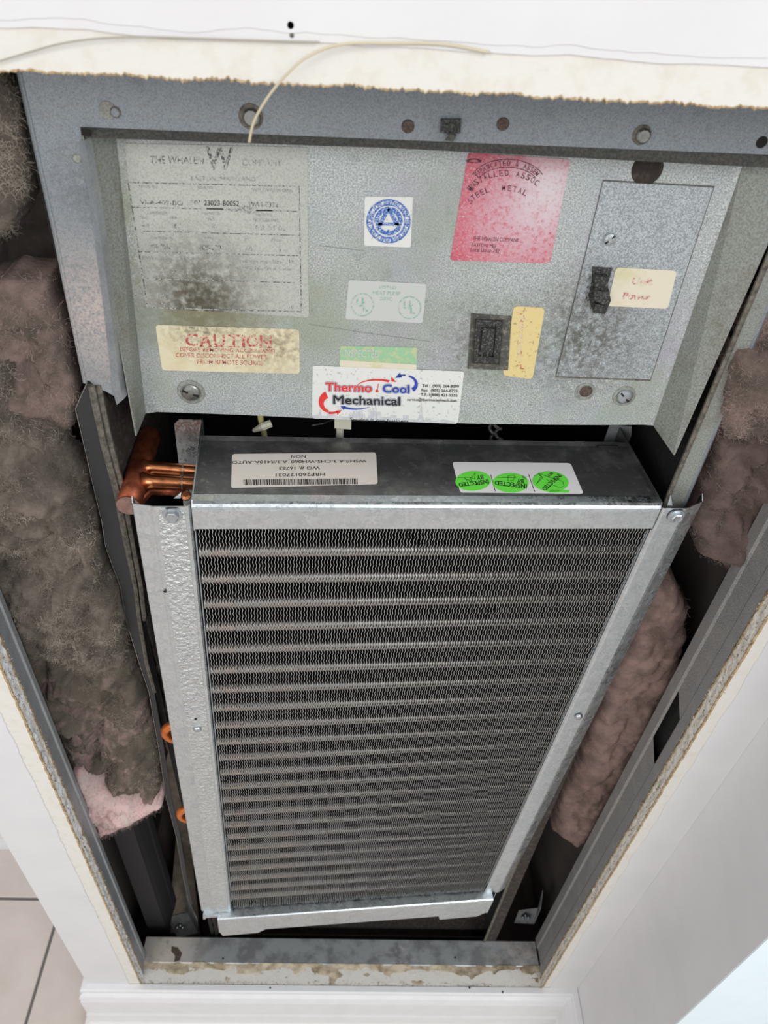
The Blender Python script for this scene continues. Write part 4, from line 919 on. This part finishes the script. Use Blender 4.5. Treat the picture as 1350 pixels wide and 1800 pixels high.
# ------------------------------------------------------------------ fibreglass insulation
def insmat(name, c1, c2, lo, hi, c3=None):
    return mat(name, c1, .95, 0, c2, 26, lo, hi, 5, 1.0, 260, stain=((.10, .08, .065) if c3 is None else c3, 70, .50, .78, .7))
GB = (.11, .09, .068); PK = (.52, .34, .32); DB = (.13, .10, .085)
def inside(poly, x, z):
    c = False; n = len(poly); j = n-1
    for i in range(n):
        xi, zi = poly[i]; xj, zj = poly[j]
        if (zi > z) != (zj > z) and x < (xj-xi)*(z-zi)/(zj-zi) + xi: c = not c
        j = i
    return c
def batt(label, pix, y, bulge, m, fm, nfib, seed, step=.0032, rough=1.0, group=None, fl=(.004, .012), name='insulation_batt'):
    P = np.array([PY(px_, py_, y)[[0, 2]] for px_, py_ in pix]); lo = P.min(0) - .008; hi = P.max(0) + .008
    nx = int((hi[0]-lo[0])/step)+1; nz = int((hi[1]-lo[1])/step)+1
    X, Z = np.meshgrid(lo[0] + np.arange(nx)*step, lo[1] + np.arange(nz)*step, indexing='ij')
    D = np.full(X.shape, 1e9); 
    for i in range(len(P)):
        a = P[i]; b = P[(i+1) % len(P)]; d = b-a; L2 = d @ d + 1e-12
        t = np.clip(((X-a[0])*d[0] + (Z-a[1])*d[1])/L2, 0, 1); D = np.minimum(D, np.hypot(X-a[0]-t*d[0], Z-a[1]-t*d[1]))
    ins = np.array([[inside(P, X[i, k], Z[i, k]) for k in range(nz)] for i in range(nx)]); D = np.where(ins, D, -D)
    idx = -np.ones(X.shape, int); vs = []; nrm = []
    for i in range(nx):
        for k in range(nz):
            v = Vector((X[i, k]*24, seed, Z[i, k]*17)); d = D[i, k] + .006*noise.fractal(v*1.5, 1, 2, 3)
            if d < 0: continue
            t = min(1, d/.030); h = bulge * math.sqrt(max(0, 1-(1-t)**2))
            wv_ = Vector((noise.noise(v*.9), noise.noise(v*.9 + Vector((5, 0, 0))), 0))
            f1_ = noise.voronoi(v*.55 + wv_*.6)[0]; puff = min(1, (f1_[1]-f1_[0])*1.6)
            f2_ = noise.voronoi(v*1.7 + wv_)[0]; puff2 = min(1, (f2_[1]-f2_[0])*1.6)
            h += rough*t*(.030*(puff**.6 - .6) + .011*(puff2**.6 - .5) + .012*noise.fractal(v*.6, 1, 2, 3) + .0045*noise.fractal(v*5, 1, 2, 4))
            idx[i, k] = len(vs); vs.append(np.array([X[i, k] + .003*noise.noise(v*3 + Vector((9, 0, 0))), y - h, Z[i, k] - .35*h*0 + .003*noise.noise(v*3)]))
    fs = []
    for i in range(nx-1):
        for k in range(nz-1):
            a, b, c, d = idx[i, k], idx[i+1, k], idx[i+1, k+1], idx[i, k+1]
            if min(a, b, c, d) >= 0: fs.append((a, b, c, d))
    nv = len(vs); mb = MB(); 
    edges = {}
    for f_ in fs:
        for e_ in ((f_[0], f_[1]), (f_[1], f_[2]), (f_[2], f_[3]), (f_[3], f_[0])): edges[e_] = 1
    bnd = [e_ for e_ in edges if (e_[1], e_[0]) not in edges]; bv = sorted({a for e_ in bnd for a in e_}); mp = {a: nv+i for i, a in enumerate(bv)}
    back = [np.array([vs[a][0], y + .035, vs[a][2]]) for a in bv]
    mb.add(vs + back, fs + [(a, mp[a], mp[b], b) for a, b in bnd])
    t = empty(name, (float(P[:, 0].mean()), y, float(P[:, 1].min()))); tag(t, label, 'insulation', group)
    child('fibreglass_body', mb, m, t, smooth=True)
    mb = MB(); rnd = random.Random(seed); V = []; Fc = []
    for _ in range(nfib):
        p = vs[rnd.randrange(nv)] + np.array([rnd.uniform(-step, step), rnd.uniform(-.001, .002), rnd.uniform(-step, step)])
        if noise.noise(Vector(p*28) + Vector((seed, 3, 0))) < rnd.uniform(-.45, .15): continue
        cl = noise.noise(Vector(p*60)); d = np.array([rnd.gauss(0, 1), -abs(rnd.gauss(.25, .4)), rnd.gauss(0, 1)]) + np.array([math.cos(cl*9), 0, math.sin(cl*9)])*.8; d /= np.linalg.norm(d)
        L_ = rnd.uniform(*fl); wv = .00006 + .00008*rnd.random(); b = len(V); cur = p.copy(); sd = np.cross(d, [0, 1, 0]); sd /= np.linalg.norm(sd)+1e-9
        for s_ in range(5):
            V += [cur + sd*wv, cur - sd*wv]; d = d + np.array([rnd.gauss(0, .6), rnd.gauss(0, .35), rnd.gauss(0, .6)]); d /= np.linalg.norm(d); cur = cur + d*L_/4
        Fc += [(b+2*k, b+2*k+2, b+2*k+3, b+2*k+1) for k in range(4)]
    mb.add(V, Fc); child('loose_fibres', mb, fm, t, kind='stuff')
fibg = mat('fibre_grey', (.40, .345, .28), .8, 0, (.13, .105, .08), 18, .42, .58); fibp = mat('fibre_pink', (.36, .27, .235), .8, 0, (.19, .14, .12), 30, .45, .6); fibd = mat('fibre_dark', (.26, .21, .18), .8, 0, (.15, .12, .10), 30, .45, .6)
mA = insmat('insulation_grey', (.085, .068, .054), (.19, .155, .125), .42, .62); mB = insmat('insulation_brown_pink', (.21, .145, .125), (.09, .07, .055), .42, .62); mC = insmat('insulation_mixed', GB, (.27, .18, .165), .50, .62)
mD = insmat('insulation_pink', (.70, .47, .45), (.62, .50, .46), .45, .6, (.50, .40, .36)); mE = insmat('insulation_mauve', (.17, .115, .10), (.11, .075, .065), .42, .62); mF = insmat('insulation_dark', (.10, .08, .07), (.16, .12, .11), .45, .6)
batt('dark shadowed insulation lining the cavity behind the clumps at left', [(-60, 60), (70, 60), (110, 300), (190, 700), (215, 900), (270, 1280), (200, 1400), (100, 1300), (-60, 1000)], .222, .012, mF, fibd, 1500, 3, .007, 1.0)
batt('grey fluffy insulation clump at upper left beside the cabinet flange', [(-60, 100), (16, 118), (40, 180), (55, 290), (48, 372), (30, 398), (-60, 400)], .10, .03, mA, fibg, 5000, 5)
batt('pinkish brown insulation clump left of the torn cabinet flange', [(-50, 500), (25, 480), (95, 485), (120, 540), (135, 620), (150, 690), (140, 745), (100, 760), (60, 740), (20, 700), (-50, 690)], .115, .035, mB, fibp, 3000, 9)
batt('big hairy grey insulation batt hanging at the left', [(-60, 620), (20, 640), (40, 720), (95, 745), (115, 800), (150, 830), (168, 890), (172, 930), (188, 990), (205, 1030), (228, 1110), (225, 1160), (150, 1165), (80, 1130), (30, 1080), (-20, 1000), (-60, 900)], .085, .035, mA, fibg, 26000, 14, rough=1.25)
batt('brown and grey matted insulation batt above the clean pink tuft', [(10, 1030), (60, 1080), (120, 1120), (200, 1130), (238, 1150), (262, 1220), (280, 1330), (290, 1392), (240, 1385), (190, 1360), (135, 1330), (90, 1260), (40, 1150)], .10, .035, mC, fibg, 16000, 21, rough=1.3)
batt('clean pink insulation tuft at the bottom of the left batts', [(130, 1345), (160, 1350), (215, 1385), (255, 1395), (292, 1400), (258, 1420), (215, 1440), (175, 1456), (160, 1430), (142, 1395)], .083, .035, mD, fibp, 3500, 26, rough=.5)
batt('small brown insulation lump at upper right of the cabinet', [(1310, 520), (1400, 470), (1420, 600), (1350, 600), (1300, 600), (1290, 560)], .11, .03, mE, fibp, 1200, 31)
batt('fluffy tan insulation lump beside the cabinet right flange', [(1278, 600), (1340, 595), (1420, 600), (1420, 740), (1340, 755), (1265, 750), (1250, 700), (1262, 650)], .10, .04, mB, fibp, 4500, 35)
batt('brown insulation batt behind the coil top right corner', [(1255, 760), (1420, 740), (1420, 860), (1350, 930), (1290, 1010), (1262, 975), (1225, 960), (1200, 905), (1215, 870), (1240, 810)], .12, .03, mE, fibd, 3500, 41)
batt('long mauve insulation batt hanging between coil and right stud', [(1130, 1000), (1185, 1010), (1200, 1060), (1192, 1200), (1155, 1300), (1100, 1400), (1040, 1452), (1010, 1475), (965, 1445), (990, 1380), (1040, 1260), (1080, 1120)], .135, .03, insmat('insulation_mauve_long', (.27, .175, .15), (.16, .105, .09), .42, .62), fibp, 3500, 47, rough=.45)

# ------------------------------------------------------------------ loose threads on the drywall
def thread(pts, r, m, label):
    P_ = [PY(px_, py_, yy) for px_, py_, yy in pts]; Q_ = []
    for i in range(len(P_)-1):
        p0_, p1_, p2_, p3_ = P_[max(i-1, 0)], P_[i], P_[i+1], P_[min(i+2, len(P_)-1)]
        for k in range(8):
            t = k/8; Q_.append(.5*((2*p1_) + (-p0_+p2_)*t + (2*p0_-5*p1_+4*p2_-p3_)*t*t + (-p0_+3*p1_-3*p2_+p3_)*t**3))
    Q_.append(P_[-1]); mb = MB(); mb.tube(Q_, r, 8); o = obj('loose_thread', mb, m, smooth=True); tag(o, label, 'thread')
thread([(860, 92, -.003), (780, 78, -.003), (690, 76, -.004), (600, 78, -.008), (540, 100, -.012), (500, 135, -.012), (468, 175, -.008), (446, 215, -.004), (438, 250, -.001)], .0008, threadm, 'pale curled fibre thread hanging over the top flange screw')
thread([(-10, 110, -.004), (50, 92, -.004), (110, 76, -.005), (180, 67, -.005), (260, 65, -.004), (360, 68, -.003), (480, 72, -.003), (560, 74, -.003)], .0005, threaddark, 'fine grey thread lying along the torn paint at upper left')
mb = MB(); mb.disc(PY(511, 44, -.0016), (0, -1, 0), [(.003, 0), (.002, .0008)], 9); mb.disc(PY(513, 62, -.0016), (0, -1, 0), [(.0014, 0), (.001, .0006)], 8); child('dirt_spot', mb, hemrust, wf)
